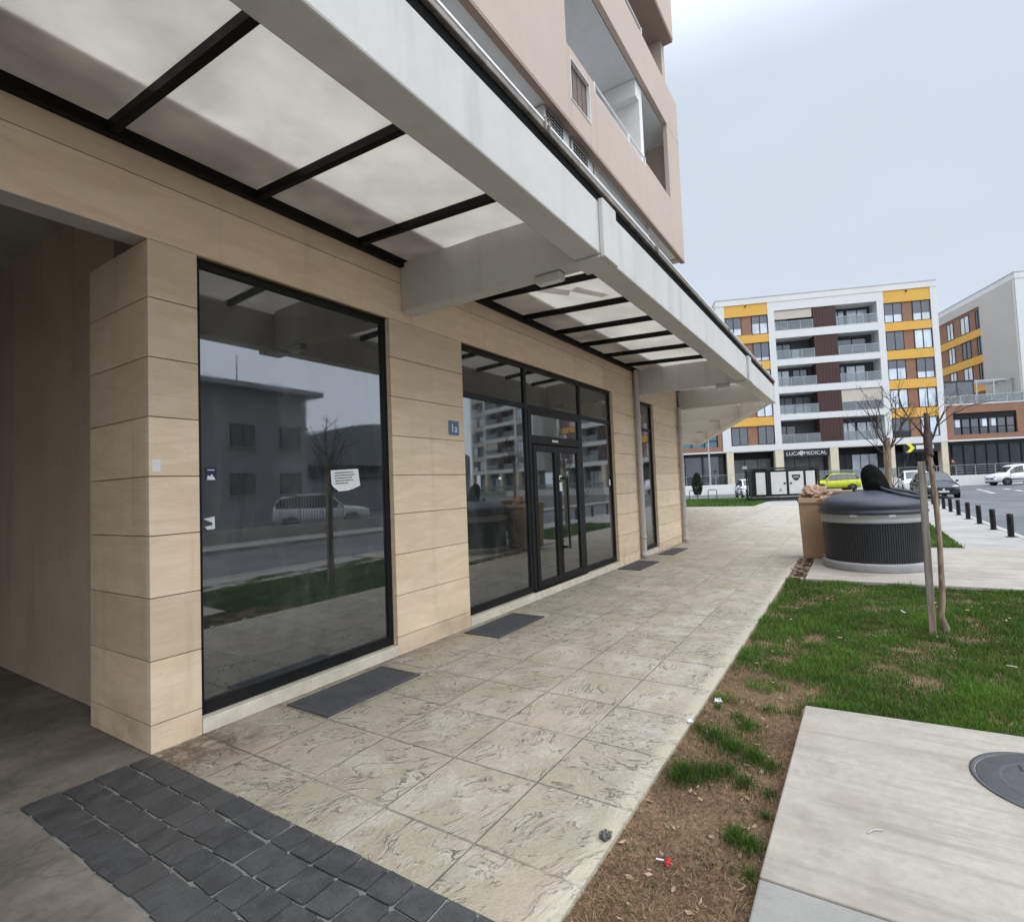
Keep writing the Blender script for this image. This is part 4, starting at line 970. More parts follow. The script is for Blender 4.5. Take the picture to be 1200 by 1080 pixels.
for x in (1.02, 1.14): f.box(x, x + .07, .04, .098, .40, 1.80)
f.box(2.19, 2.33, .07, .098, .34, 1.95).box(3.24, 3.35, .07, .098, .34, 1.95)
f.build('dark_strip', 'black', gn)
f = MB()
for x in (2.08, 2.46): f.lathe([(0, 0), (.07, 0), (.06, -.03), (0, -.035)], 12, M=Matrix.Translation((x, .054, 1.10)) @ Matrix.Rotation(R(-90), 4, 'X'))
f.build('latch', 'black', gn)
sh = [(-.24, .17), (.24, .17), (.25, .02), (.14, -.16), (.0, -.23), (-.14, -.16), (-.25, .02)]
f = MB(); f.add([(2.78 + x, .052, 1.46 + z) for x, z in sh], [tuple(range(len(sh)))[::-1]])
em = f.build('emblem', 'shop', gn)
f = MB()
for a, b in ((-.15, -.05), (-.03, .05), (.07, .15)): f.add([(2.78 + a, .050, 1.42), (2.78 + b, .050, 1.42), (2.78 + b, .050, 1.53), (2.78 + a, .050, 1.53)], [(0, 1, 2, 3)])
f.build('emblem_mark', 'bingrey', em)
f = MB(); f.add([(1.70, .052, .60), (1.92, .052, .60), (1.92, .052, .64), (1.70, .052, .64)], [(0, 1, 2, 3)]); f.lathe([(0, 0), (.05, 0)], 10, M=Matrix.Translation((1.81, .052, .73)) @ Matrix.Rotation(R(90), 4, 'X')); f.add([(2.98, .052, .60), (3.16, .052, .60), (3.16, .052, .68)], [(0, 1, 2)])
f.build('printing', 'ink', gn)
MB().box(.35, 1.1, .3, .9, H_ - .16, H_ - .08).build('exhaust_cover', 'frame', gn)

# bike hoops, poles, shrub
HL = ['leftmost grey bike hoop at the edge of the far lawn', 'second grey bike hoop from the left at the far lawn', 'third grey bike hoop from the left at the far lawn', 'rightmost grey bike hoop, nearest the generator']
for i, (x, y) in enumerate(((42.6, 12.6), (42.6, 11.35), (42.6, 9.85), (42.6, 7.65))):
    t = thing('bike_hoop', HL[i], 'bike rack', (x, y, 0), 0, 'bike hoops beyond the far lawn')
    MB().tube([(0, -.33, 0), (0, -.33, .62), (0, -.27, .70), (0, .27, .70), (0, .33, .62), (0, .33, 0)], .030, 7).build('hoop', 'frame', t)
t = thing('street_lamp', 'tall pale grey lamp post in front of the left low block', 'street lamp', (57.5, 13.45, GR))
MB().tube([(0, 0, 0), (0, 0, 3), (0, 0, 8.4)], [.11, .09, .055], 10).build('pole', 'galv', t); MB().tube([(0, 0, 8.4), (-.5, 0, 8.7), (-1.3, 0, 8.75)], [.05, .04, .04], 8).build('arm', 'galv', t); MB().box(-1.9, -1.25, -.14, .14, 8.70, 8.80).build('lamp_head', 'galv', t, bevel=.03); MB().lathe([(.16, 0), (.16, .25), (.11, .3)], 12).build('base', 'galv', t)
t = thing('sign_post', 'thin dark grey post left of the generator', 'post', (52.0, 8.95, GR))
MB().tube([(0, 0, 0), (0, 0, 2.7)], .035, 8).build('pole', 'frame', t); MB().box(-.06, .06, -.2, .2, 2.45, 2.72).build('sign_plate', 'galv', t)
t = thing('clipped_shrub', 'dark columnar evergreen shrub beside the end of the shop wall', 'shrub', (50.5, 13.05, 0))
m = MB(); 
for i in range(2600):
    h = random.random(); rr = .50 * (math.sin(math.pi * min(1, .12 + h * .86)) ** .6) * math.sqrt(random.uniform(.35, 1)); a = random.random() * 6.283
    c = Vector((rr * math.cos(a), rr * math.sin(a), .12 + h * 2.05)); s_ = random.uniform(.03, .07)
    M_ = Matrix.Translation(c) @ Matrix.Rotation(random.random() * 6.3, 4, 'Z') @ Matrix.Rotation(random.uniform(-1.2, 1.2), 4, 'X')
    m.add([(-s_, 0, -s_), (s_, 0, -s_), (0, 0, s_ * 1.6)], [(0, 1, 2)], M=M_)
m.build('foliage', 'shrub', t); MB().tube([(0, 0, -.1), (0, 0, .5)], .05, 7).build('stem', 'twig', t)
# ------------------------------------------------------------------ far apartment complex (local u along its front, w into depth)
SLAB = [(4.45, 5.05), (7.60, 8.25), (10.55, 11.30), (13.60, 14.30), (16.65, 17.50)]
BAND = [(7.15, 8.10), (10.20, 11.15), (13.35, 14.30), (16.40, 17.30), (19.45, 20.75)]
ROWS = [(5.05, 7.15), (8.10, 10.20), (11.15, 13.35), (14.30, 16.40), (17.30, 19.45)]
def win(par, u0, u1, z0, z1, w, shut=0.0, paneL='curtain_sky', M=None, mull=1):
    m = MB(M=M); t_ = .07
    m.box(u0, u0 + t_, w - .05, w, z0, z1).box(u1 - t_, u1, w - .05, w, z0, z1).box(u0 + t_, u1 - t_, w - .05, w, z1 - t_, z1).box(u0 + t_, u1 - t_, w - .05, w, z0, z0 + t_)
    for i in range(mull):
        c = u0 + (u1 - u0) * (i + 1) / (mull + 1); m.box(c - .04, c + .04, w - .05, w, z0 + t_, z1 - t_)
    o = m.build('window', 'frame', par)
    zs = z1 - t_ - (z1 - z0 - 2 * t_) * shut
    if shut < .98: MB(M=M).box(u0 + t_, u1 - t_, w - .015, w, z0 + t_, zs).build('pane', paneL, o)
    if shut > .02: MB(M=M).box(u0 + t_, u1 - t_, w - .045, w - .016, zs, z1 - t_).build('shutter', 'shutter', o)
    return o
def yellow_col(par, a, b, shuts, grey=False):
    wb = MB(); wb.box(a, b, .12, 2.2, 5.05, 20.75); wb.build('brown_wall', 'dkgrey' if grey else 'brown', par)
    for i, (z0, z1) in enumerate(BAND):
        MB().box(a, b, -.02, .118, z0, z1).build('band', 'warmgrey' if grey else 'yellow', par)
    for i, (z0, z1) in enumerate(ROWS):
        for k, (u0, u1) in enumerate(((a + .06, a + 1.80), (b - 1.72, b - .02))):
            sh_, pn = shuts[i][k]
            win(par, u0, u1, z0 + .02, z1 - .02, .115, sh_, pn)
    m = MB(); m.lathe([(0, 0), (.09, 0), (.09, .12), (0, .12)], 10, M=Matrix.Translation(((a + b) / 2, -.02, 20.55)) @ Matrix.Rotation(R(90), 4, 'X')); m.build('vent', 'black', par)
def loggia(par, a, b, spec, dk=(3.95, 6.29)):
    """a bay of stacked loggias: spec[row] = (left contents, right contents)"""
    MB().box(a, b, 1.7, 2.2, 4.45, 20.2).build('loggia_wall', 'dkgrey', par)
    for (z0, z1) in SLAB: MB().box(a + .002, b - .002, -.05, 1.698, z0, z1).build('balcony_slab', 'white', par)
    MB().box(a + .002, b - .002, .30, 1.698, 19.75, 20.2).build('loggia_ceiling', 'offwhite', par)
    d0, d1 = a + dk[0], a + dk[1]
    for i in range(5):
        z0 = SLAB[i][1]; z1 = SLAB[i + 1][0] if i < 4 else 19.74
        m = MB(); n_ = 14
        for k in range(n_): m.box(d0 + k * (d1 - d0) / n_, d0 + (k + .9) * (d1 - d0) / n_, .0 + (k % 2) * .02, 1.69, z0 + .004, z1 - .004)
        m.build('louvre_panel', 'dkbrown', par)
        for (c0, c1), items in (((a + .04, d0 - .03), spec[i][0]), ((d1 + .03, b - .04), spec[i][1])):
            r_ = MB(); r_.box(c0, c1, -.03, .02, z0 + .93, z0 + .98).box(c0, c1, -.02, .01, z0 + .06, z0 + .09)
            for k in range(4): x_ = c0 + (c1 - c0 - .04) * k / 3; r_.box(x_, x_ + .04, -.02, .01, z0 + .09, z0 + .93)
            ro = r_.build('railing', 'rail', par)
            MB().box(c0 + .04, c1 - .04, -.008, .002, z0 + .10, z0 + .92).build('railing_glass', 'rglass', ro)
            for it in items:
                kind, q0, q1 = it[0], c0 + (c1 - c0) * it[1], c0 + (c1 - c0) * it[2]
                if kind == 'w': win(par, q0, q1, z0 + .05, z0 + 2.05, 1.695, it[3] if len(it) > 3 else 0, 'curtain_sky')
                if kind == 'd': win(par, q0, q1, z0 + .05, z0 + 2.05, 1.695, 0, 'fglass')
                if kind == 'b': MB().box(q0, q1, .05, .09, z0 + it[3], z1 - .05).build('blind', 'blind', par)
                if kind == 'p': MB().box(q0, q1, .9, 1.0, z0 + .1, z0 + 1.15).build('laundry', 'white', par)
F_, C_ = ('fglass', 'curtain_sky')
def block(name, label, du, shL, shR, spec, grey=False):
    rt = thing(name, label, 'building', tuple(far @ Vector((du, 0, 0))), FA)
    MB().box(-18.1, 4.1, 2.2, 14, 4.36, 20.9).build('wall', 'warmgrey', rt)
    m = MB()
    m.box(-18.1, -17.2, -.06, 2.2, 4.45, 20.75).box(-12.62, -11.95, -.06, 2.2, 4.45, 20.75).box(-1.65, -1.0, -.06, 2.2, 4.45, 20.75).box(3.5, 4.1, -.06, 2.2, 4.45, 20.75)
    m.box(-11.948, -1.652, -.06, .299, 19.75, 20.75)
    m.box(-17.198, -12.622, -.05, 2.19, 4.45, 5.048).box(-.998, 3.498, -.05, 2.19, 4.45, 5.048)
    m.build('white_frame', 'white', rt)
    MB().box(-18.12, 4.12, -.10, 14.05, 20.752, 21.40).build('parapet', 'offwhite', rt)
    MB().box(-18.16, 4.16, -.14, 14.1, 21.402, 21.47).build('coping', 'rail', rt)
    yellow_col(rt, -17.2, -12.62, shL, grey); yellow_col(rt, -1.0, 3.5, shR, grey)
    loggia(rt, -11.95, -1.65, spec)
    # ground floor: columns, soffit, recessed shopfronts
    for a, b in ((-17.78, -17.05), (-12.72, -11.86), (-7.17, -6.35), (-1.69, -.88), (3.49, 4.10)):
        MB().box(a, b, -.03, .75, .85, 4.358).build('column', 'beige', rt, bevel=.02)
    MB().box(-18.1, 4.1, -.04, 2.2, 4.36, 4.448).build('soffit', 'white', rt)
    MB().box(-18.1, 4.1, 2.0, 2.2, .85, 4.358).build('shop_wall', 'shop', rt)
    for a, b, mt in ((-17.0, -12.75, 'shopgrey'), (-11.8, -7.2, 'shopgrey'), (-6.3, -4.4, 'shop'), (-4.4, -1.75, 'curtain_sky'), (-.85, 3.45, 'fglass')):
        m = MB(); m.box(a, b, 1.90, 1.99, 3.55, 4.30)
        for k in range(4): x = a + (b - a - .06) * k / 3; m.box(x, x + .06, 1.90, 1.99, .90, 3.549)
        s_ = m.build('shopfront', 'frame', rt)
        MB().box(a + .06, b - .06, 1.93, 1.96, .9, 3.54).build('shop_glass', mt, s_)
    return rt
h, f_, n_ = .55, 1.0, 0.0
shR = [((n_, F_), (n_, C_)), ((n_, C_), (n_, C_)), ((.42, C_), (.68, C_)), ((f_, C_), (n_, C_)), ((.60, C_), (.62, C_))]
shL = [((f_, C_), (f_, C_)), ((f_, C_), (n_, C_)), ((n_, C_), (n_, C_)), ((n_, F_), (.82, C_)), ((.62, C_), (.42, C_))]
spec = [([('d', .0, .5)], [('w', .05, .45), ('w', .48, .98)]), ([('w', .02, .46, .42), ('w', .52, .96, .55)], [('b', .0, 1.0, .90)]),
        ([('w', .0, .42), ('d', .5, .9)], [('w', .30, .80), ('d', .02, .28)]), ([('d', .05, .5), ('p', .48, .66)], [('d', .1, .9)]), ([('b', .0, .98, 1.25), ('w', .0, .45)], [('w', .02, .35), ('w', .4, .95)])]
mb = block('apartment_block', 'white framed apartment block with yellow bands, dark brown louvres and five rows of loggias', 0, shL, shR, spec)
sh2 = [((n_, C_), (h, C_)), ((n_, F_), (n_, C_)), ((h, C_), (n_, F_)), ((n_, C_), (n_, C_)), ((n_, F_), (h, C_))]
b2 = block('neighbour_block', 'second apartment block at the right edge with a grey side wall and yellow window bands', 29.4, sh2, sh2, spec[::-1])
# its side wall, stepping back from the front towards the first block
E_ = 11.28 - 29.4
m = MB(); m.box(E_ - .16, E_ + 3, .0, 5.45, 8.2, 20.75).box(E_ - .16, E_ + 3, 5.452, 14.0, 19.75, 20.75); m.build('side_wall', 'warmgrey', b2)
MB().box(E_ - .02, E_ + 3, 5.452, 14, 4.4, 19.748).build('side_brown_wall', 'brown', b2)
Ms = Matrix(((0, 1, 0, E_ - .14), (1, 0, 0, 0), (0, 0, 1, 0), (0, 0, 0, 1)))     # local x -> w, local y -> u
for i in range(1, 4): MB(M=Ms).box(5.455, 14, -.0, .119, BAND[i][0], BAND[i][1] - .05).build('yellow_band', 'yellow', b2)
for i in range(2, 5):
    z0, z1 = ROWS[i]
    for (a, b, pn, sh_) in ((5.5, 6.4, F_, .0), (7.55, 9.2, C_ if i != 3 else F_, 0 if i != 3 else 0.0), (10.6, 11.9, C_, 0)):
        win(b2, a, b, z0 + .02, z1 - .05, .115, sh_, pn, M=Ms)
b3 = block('third_block', 'third grey and white apartment block down the side road, mirrored in the shop windows', 58.1, sh2, sh2, spec, True)
# low link blocks either side
def low_block(name, label, u0, u1, wu0, wu1, glass, right):
    rt = thing(name, label, 'building', tuple(far @ Vector(((u0 + u1) / 2, 0, 0))), FA); c = (u0 + u1) / 2
    B = lambda: MB((c, 0, 0))
    B().box(u0, u1, .30, 14, .85, 8.08).build('wall', 'shop', rt)
    m = B(); m.box(u0, wu0, -.04, .299, 4.52, 8.08).box(wu1, u1, -.04, .299, 4.52, 8.08).box(wu0, wu1, -.04, .299, 7.25, 8.08).box(wu0, wu1, -.04, .299, 4.52, 5.03); m.build('brown_frame', 'brown', rt)
    B().box(u0, u1, -.08, .32, 4.36, 4.518).build('string_course', 'white', rt)
    B().box(u0, u1, -.08, 13.9, 8.082, 8.20).build('terrace_slab', 'white', rt)
    m = B(); n = 7
    for k in range(n + 1): x = wu0 + (wu1 - wu0 - .09) * k / n; m.box(x, x + .09, .12, .20, 5.035, 7.245)
    m.box(wu0, wu1, .10, .22, 6.62, 7.245).box(wu0, wu1, .13, .19, 5.70, 5.78)
    wn = m.build('window', 'frame', rt); B().box(wu0, wu1, .21, .25, 5.035, 6.62).build('pane', glass, wn)
    if right:
        for k in (0, 3, 4): x = wu0 + (wu1 - wu0) * k / n + .1; B().box(x + .2, x + .62, .196, .208, 5.80, 6.60).build('curtain_sky', 'curtain_sky', wn)
    m = B(); m.box(u0, u1, -.04, .0, 9.02, 9.07)
    for k in range(6): x = u0 + (u1 - u0 - .05) * k / 5; m.box(x, x + .05, -.03, .0, 8.202, 9.02)
    rl_ = m.build('terrace_railing', 'rail', rt); B().box(u0 + .05, u1 - .05, -.018, -.008, 8.23, 9.0).build('railing_glass', 'rglass', rl_)
    m = B(); n = 6
    for k in range(n + 1): x = u0 + .4 + (u1 - u0 - .9) * k / n; m.box(x, x + .07, .16, .29, .86, 4.35)
    m.box(u0, u1, .10, .29, 4.0, 4.35); sf = m.build('shopfront', 'frame', rt); B().box(u0 + .4, u1 - .4, .24, .28, .9, 3.99).build('shop_glass', 'fglass', sf)
    return rt
lr = low_block('link_block', 'low brown link block with a long window and awninged terrace, right of the white block', 4.13, 11.26, 4.75, 10.5, 'fglass', True)
c = (4.13 + 11.26) / 2; B = lambda: MB((c, 0, 0))
m = B(); m.box(4.26, 7.42, .9, 1.0, 10.62, 10.78).box(4.26, 4.34, .9, .98, 8.2, 10.62).box(5.82, 5.88, .9, .98, 8.2, 10.62).box(7.34, 7.42, .9, .98, 8.2, 10.62).box(4.26, 7.42, 1.0, 4.2, 10.70, 10.78); aw = m.build('awning_frame', 'black', lr)
B().box(4.345, 5.81, .93, .96, 9.15, 10.60).box(5.89, 7.33, .93, .96, 9.15, 10.60).build('awning_blind', 'shutter', aw)
m = B()
for w in (.9, 2.2, 3.5): m.box(7.5, 11.2, w, w + .10, 10.55, 10.70)
for x in (7.6, 9.2, 10.9): m.box(x, x + .10, .9, .98, 8.2, 10.55).box(x, x + .08, 1.0, 3.5, 10.70, 10.78)
m.build('pergola', 'rail', lr)
m = B()
for x in (4.6, 5.3, 6.0, 6.7): m.box(x, x + .5, 2.4, 2.5, 8.25, 8.95)
m.build('terrace_furniture', 'white', lr)
low_block('left_link_block', 'low brown block with blue tinted windows behind the lamp post, left of the white block', -30, -18.14, -28.5, -18.62, 'bglass', False)
# signs over the shops
t = thing('shop_sign', 'white shop lettering LUCA MEDICAL on a dark fascia of the white block', 'sign', tuple(far @ Vector((-9.5, .12, 3.93))), FA)
MB().box(-2.33, 2.30, -.02, .06, -.40, .40).build('fascia', 'shop', t)
text_obj('lettering', 'LUCA', .56, 'white', t, (-1.34, -.03, -.03), (R(90), 0, 0), .01, 1.0); text_obj('lettering', 'MEDICAL', .56, 'white', t, (.88, -.03, -.03), (R(90), 0, 0), .01, 1.0)
f = MB()
for k in range(6):
    a = k * 1.0472; f.lathe([(0, 0), (.10, 0)], 8, M=Matrix.Translation((-.50 + .14 * math.cos(a), -.03, .06 + .14 * math.sin(a))) @ Matrix.Rotation(R(90), 4, 'X'))
f.add([(-.53, -.03, -.33), (-.47, -.03, -.33), (-.47, -.03, .0), (-.53, -.03, .0)], [(0, 1, 2, 3)]); f.build('flower_emblem', 'white', t)
t = thing('chevron_sign', 'yellow chevron shop sign with pale lettering strip on the white block', 'sign', tuple(far @ Vector((.55, -.10, 3.92))), FA)
f = MB(); f.prism([(-.42, -.48), (-.02, -.48), (.44, 0), (-.02, .48), (-.42, .48), (.02, 0)], -.03, .03, M=Matrix.Rotation(R(90), 4, 'X')); f.build('chevron', 'sign_y', t)
MB().box(.55, 2.2, .0, .05, -.16, .24).build('name_strip', 'white', t)
MB().box(-.6, 2.8, .055, .30, -.45, .42).build('fascia', 'shop', t)

# terrace in front, its retaining wall and railing
MB(M=far).box(-45, 45, -2.99, 2.1, -.3, .845).build('terrace', 'pave', kind='structure')
rw = thing('retaining_wall', 'long white retaining wall below the shop terrace across the road', 'wall', tuple(far @ Vector((0, -3.1, -.3))), FA)
MB((0, -3.1, -.3)).box(-45, 45, -3.2, -2.992, -.3, .90).build('wall', 'offwhite', rw)
def railing(u0, u1, label, glassy=False):
    t = thing('terrace_railing', label, 'railing', tuple(far @ Vector(((u0 + u1) / 2, -2.95, .845))), FA, 'railings along the shop terrace'); m = MB(((u0 + u1) / 2, -2.95, .845))
    m.box(u0, u1, -2.98, -2.93, 1.86, 1.91)
    if not glassy:
        for z in (1.15, 1.40, 1.63): m.box(u0, u1, -2.965, -2.945, z, z + .02)
    n = max(2, int((u1 - u0) / 1.5))
    for k in range(n + 1): x = u0 + (u1 - u0 - .05) * k / n; m.box(x, x + .05, -2.98, -2.93, .845, 1.86)
    m.build('rail', 'rail', t)
    if glassy: MB(((u0 + u1) / 2, -2.95, .845)).box(u0 + .05, u1 - .05, -2.96, -2.95, .92, 1.84).build('glass_panel', 'rglass', t)
railing(-30, -12.0, 'open steel railing on the terrace left of the generator'); railing(-11.95, -2.2, 'glass railing on the terrace behind the yellow car', True); railing(-2.0, 8.2, 'open steel railing on the terrace in front of the chevron sign'); railing(8.3, 30, 'open steel railing on the terrace behind the white van')

# person on the terrace: one skinned body, clothes and hair as its children
pp = far @ Vector((3.55, -1.7, .85)); per = thing('person', 'person in a rust red jacket and dark trousers standing on the terrace', 'person', tuple(pp), FA + R(200))
def skin(name, joints, edges, radii, mat, par):
    me = bpy.data.meshes.new(name); me.from_pydata(joints, edges, []); me.materials.append(MT[mat])
    o = bpy.data.objects.new(name, me); COL.objects.link(o); o.parent = par
    sk = o.modifiers.new('skin', 'SKIN'); sk.use_smooth_shade = True
    lay = me.skin_vertices[0] if me.skin_vertices else None
    if lay is None:
        import bmesh
        b = bmesh.new(); b.from_mesh(me); b.verts.layers.skin.verify(); b.to_mesh(me); b.free(); lay = me.skin_vertices[0]
    for i, r_ in enumerate(radii): lay.data[i].radius = (r_, r_ * .9); lay.data[i].use_root = (i == 0)
    s = o.modifiers.new('sub', 'SUBSURF'); s.levels = 2; s.render_levels = 2
    return o
J = [(0, 0, .93), (0, 0, 1.12), (0, .01, 1.36), (0, .0, 1.50), (0, -.01, 1.56), (0, -.02, 1.70),
     (.10, 0, .88), (.105, -.03, .49), (.11, .01, .08), (.115, -.10, .04), (-.10, 0, .88), (-.11, .05, .49), (-.115, .11, .09), (-.12, .01, .05),
     (.19, .0, 1.40), (.25, .02, 1.13), (.24, -.10, .92), (.235, -.14, .84), (-.19, .0, 1.40), (-.25, -.02, 1.14), (-.16, -.20, 1.06), (-.10, -.26, 1.06)]
E2 = [(0, 1), (1, 2), (2, 3), (3, 4), (4, 5), (0, 6), (6, 7), (7, 8), (8, 9), (0, 10), (10, 11), (11, 12), (12, 13), (2, 14), (14, 15), (15, 16), (16, 17), (2, 18), (18, 19), (19, 20), (20, 21)]
RD = [.14, .13, .15, .06, .065, .10, .085, .062, .042, .035, .085, .062, .042, .035, .060, .045, .034, .03, .060, .045, .034, .03]
skin('body', J, E2, RD, 'skin', per)
k_ = [0, 1, 2, 14, 15, 16, 18, 19, 20]; ix = {a: i for i, a in enumerate(k_)}
skin('jacket', [J[a] if a else (0, 0, .90) for a in k_], [(ix[a], ix[b]) for a, b in E2 if a in ix and b in ix], [RD[a] * 1.22 for a in k_], 'jacket', per)
k_ = [0, 6, 7, 8, 10, 11, 12]; ix = {a: i for i, a in enumerate(k_)}
skin('trousers', [J[a] for a in k_], [(ix[a], ix[b]) for a, b in E2 if a in ix and b in ix], [RD[a] * 1.15 for a in k_], 'trousers', per)
MB().blob((0, .015, 1.735), (.105, .118, .10), 3, .12, 12, 9).build('hair', 'hair', per)

# ------------------------------------------------------------------ across the street (seen in the shop glass)
of = thing('office_building', 'plain grey two-storey office building across the street, mirrored in the large window', 'building', (14, -24, 0))
B = lambda: MB((14, -24, 0))
B().box(2, 22.4, -36, -24, -.1, 8.25).build('wall', 'office', of)
B().box(1.4, 23.2, -36.6, -23.2, 8.27, 8.60).build('roof', 'officeroof', of, bevel=.02)
B().tube([(18.2, -25, 8.6), (18.2, -25, 10.6)], .03, 6).build('aerial', 'frame', of)
for x in (7.2, 10.6, 14.0, 17.2, 20.4):
    for z in (1.75, 4.75):
        wn = B().box(x, x + 1.5, -24.03, -23.96, z, z + 1.35).build('window', 'frame', of)
        B().box(x + .06, x + .72, -23.955, -23.95, z + .06, z + 1.29).box(x + .78, x + 1.44, -23.955, -23.95, z + .06, z + 1.29).build('pane', 'fglass', wn)
        B().box(x - .05, x + 1.55, -24.05, -23.85, z - .08, z - .004).build('sill', 'officeroof', wn)
hl = thing('sports_hall', 'grey round-roofed hall beyond the office building, mirrored in the large window', 'building', (32, -32, 0))
poly = [(24.5, 0), (50, 0), (50, 5.5)] + [(50 - 25.5 * i / 14, 5.5 + 2.9 * math.sin(math.pi * i / 14)) for i in range(1, 14)] + [(24.5, 5.5)]
MB((32, -32, 0)).prism([(x, z) for x, z in poly], 0, 20, M=Matrix.Translation((0, -32, -.05)) @ Matrix.Rotation(R(90), 4, 'X')).build('shell', 'hall', hl)
MB((32, -32, 0)).box(25.5, 48, -31.99, -31.9, 2.9, 4.2).build('strip_window', 'fglass', hl)
fn = thing('street_fence', 'grey bar fence on a low wall across the street, mirrored in the windows', 'fence', (10, -11.3, 0))
MB((10, -11.3, 0)).box(-30, 43, -11.42, -11.20, -.1, .45).build('low_wall', 'kerb', fn)
m = MB((10, -11.3, 0)); m.box(-30, 43, -11.33, -11.29, 1.55, 1.60).box(-30, 43, -11.33, -11.29, .55, .60)
x = -10
while x < 43: m.box(x, x + .022, -11.32, -11.30, .45, 1.70); x += .13
m.build('bars', 'fence', fn)
car('sedan', 'white car parked behind the fence across the street, mirrored in the large window', 'car', (16.6, -14.6, -.06), R(38), 'suv', 'carwhite')
for i, (x, y, lb) in enumerate(((13.6, -10.2, 'thin bare street tree across the street, mirrored in the large window'), (27, -10.2, 'thin bare street tree across the street, mirrored in the door glass'))):
    t = thing('opposite_tree', lb, 'tree', (x, y, 0)); m = MB(); m.tube([(0, 0, 0), (.05, 0, 1.5), (0, 0, 3.2)], [.11, .09, .06], 8); m.build('trunk', 'bark', t)
    m = MB()
    for k in range(6): twig(m, Vector((0, 0, random.uniform(2.2, 3.2))), Vector((random.uniform(-.7, .7), random.uniform(-.7, .7), .9)), 1.5, .035, 2, 0)
    m.build('crown', 'twig', t)

# ------------------------------------------------------------------ grass
def blades(name, P, L, Wd, lean, col, kind='stuff'):
    """P (n,3) roots, L lengths, Wd widths, lean 0..1, col (n,3)"""
    n = len(P); az = RNG.random(n) * 2 * np.pi; la = RNG.random(n) * 2 * np.pi
    sx = np.stack([np.cos(az), np.sin(az), np.zeros(n)], 1) * (Wd / 2)[:, None]
    ld = np.stack([np.cos(la), np.sin(la), np.zeros(n)], 1)
    s_, c_ = np.sin(lean)[:, None], np.cos(lean)[:, None]; up = np.array([[0, 0, 1.0]])
    mid = P + (ld * s_ * .35 + up * c_ * .62) * L[:, None]; tip = P + (ld * s_ * 1.0 + up * np.maximum(c_ * .92, .02)) * L[:, None]
    V = np.stack([P - sx, P + sx, mid + sx * .8, mid - sx * .8, tip], 1).reshape(-1, 3)
    b = np.arange(n) * 5
    loops = np.stack([b, b + 1, b + 2, b + 3, b + 3, b + 2, b + 4], 1).reshape(-1)
    ls = np.stack([np.arange(n) * 7, np.arange(n) * 7 + 4], 1).reshape(-1)
    lt = np.tile([4, 3], n)
    me = bpy.data.meshes.new(name); me.vertices.add(5 * n); me.vertices.foreach_set('co', V.astype(np.float32).ravel())
    me.loops.add(7 * n); me.loops.foreach_set('vertex_index', loops.astype(np.int32))
    me.polygons.add(2 * n); me.polygons.foreach_set('loop_start', ls.astype(np.int32)); me.polygons.foreach_set('loop_total', lt.astype(np.int32))
    me.update(calc_edges=True)
    shade = np.array([.45, .45, .8, .8, 1.15]); C4 = np.ones((n, 5, 4)); C4[:, :, :3] = col[:, None, :] * shade[None, :, None]
    at = me.attributes.new('gcol', 'FLOAT_COLOR', 'POINT'); at.data.foreach_set('color', C4.astype(np.float32).ravel())
    me.materials.append(MT['blade']); me.validate()
    o = bpy.data.objects.new(name, me); COL.objects.link(o); o['kind'] = kind; return o
def fbm(x, y, s_, seed):
    r_ = np.zeros_like(x); a = 1.0
    rg = np.random.default_rng(seed)
    for k in range(5):
        for q in range(3):
            th = rg.random() * 6.28; ph = rg.random() * 6.28; fr = s_ * (1.75 ** k) * (.7 + .6 * rg.random())
            r_ += a * np.sin((x * np.cos(th) + y * np.sin(th)) * fr + ph)
        a *= .62
    return r_ / 3.2
def green(n, x, y, warm=0.0):
    v = fbm(x, y, 1.4, 5); v2 = fbm(x, y, 5.0, 8)
    c = np.array([[.090, .186, .028]]) * np.clip(1 + .28 * v + .16 * v2 + RNG.normal(0, .24, n), .35, 2.0)[:, None]
    yl = (RNG.random(n) < .12 + .16 * np.clip(v, 0, 1))[:, None]
    c = np.where(yl, c * np.array([[1.75, 1.22, 1.1]]), c)
    st_ = (RNG.random(n) < .025)[:, None]
    return np.where(st_, np.array([[.30, .24, .12]]) * RNG.uniform(.6, 1.1, (n, 1)), c)
N = 230000
u = RNG.random(N); x = 3.95 + (8.92 - 3.95) * u ** 1.45; y = RNG.uniform(-2.3 if True else 0, 1.05, N)
bare = np.clip(1.25 - (x - 4.0) / (.85 + .25 * fbm(x, y, 4, 41)), 0, 1) * np.clip((y - .05) / .5, 0, 1)
keep = RNG.random(N) > np.clip(bare * 1.25 - fbm(x, y, 5.5, 3) * .75 - .12, 0, .985)
for (bx_, by_, br) in ((4.95, -.32, .20), (5.35, 1.0, .17), (4.55, .98, .16), (5.9, .45, .12), (7.2, -.9, .15), (6.9, .3, .12)):
    keep &= ((x - bx_) ** 2 / 1.6 + (y - by_) ** 2 > (br * (.25 + 1.0 * RNG.random(N) + .35 * fbm(x, y, 14, 77))) ** 2) | (RNG.random(N) < .12)
keep &= ~((x < 4.10) & (y < .42)); keep &= RNG.random(N) < .93
keep &= (y < 1.0 + .03 * fbm(x, y, 9, 2))
x, y = x[keep], y[keep]; n = len(x); hv = np.clip(.82 + .34 * fbm(x, y, 2.4, 11) + .42 * fbm(x, y, 9, 12), .22, 1.9)
blades('lawn_grass', np.stack([x, y, np.full(n, -.028)], 1), .060 * hv * RNG.uniform(.6, 1.35, n), RNG.uniform(.0022, .0048, n) * (1 + .12 * (x - 4)), np.abs(RNG.normal(.45, .42, n)).clip(0, 1.35), green(n, x, y) * np.clip(.72 + .36 * hv, .5, 1.35)[:, None])
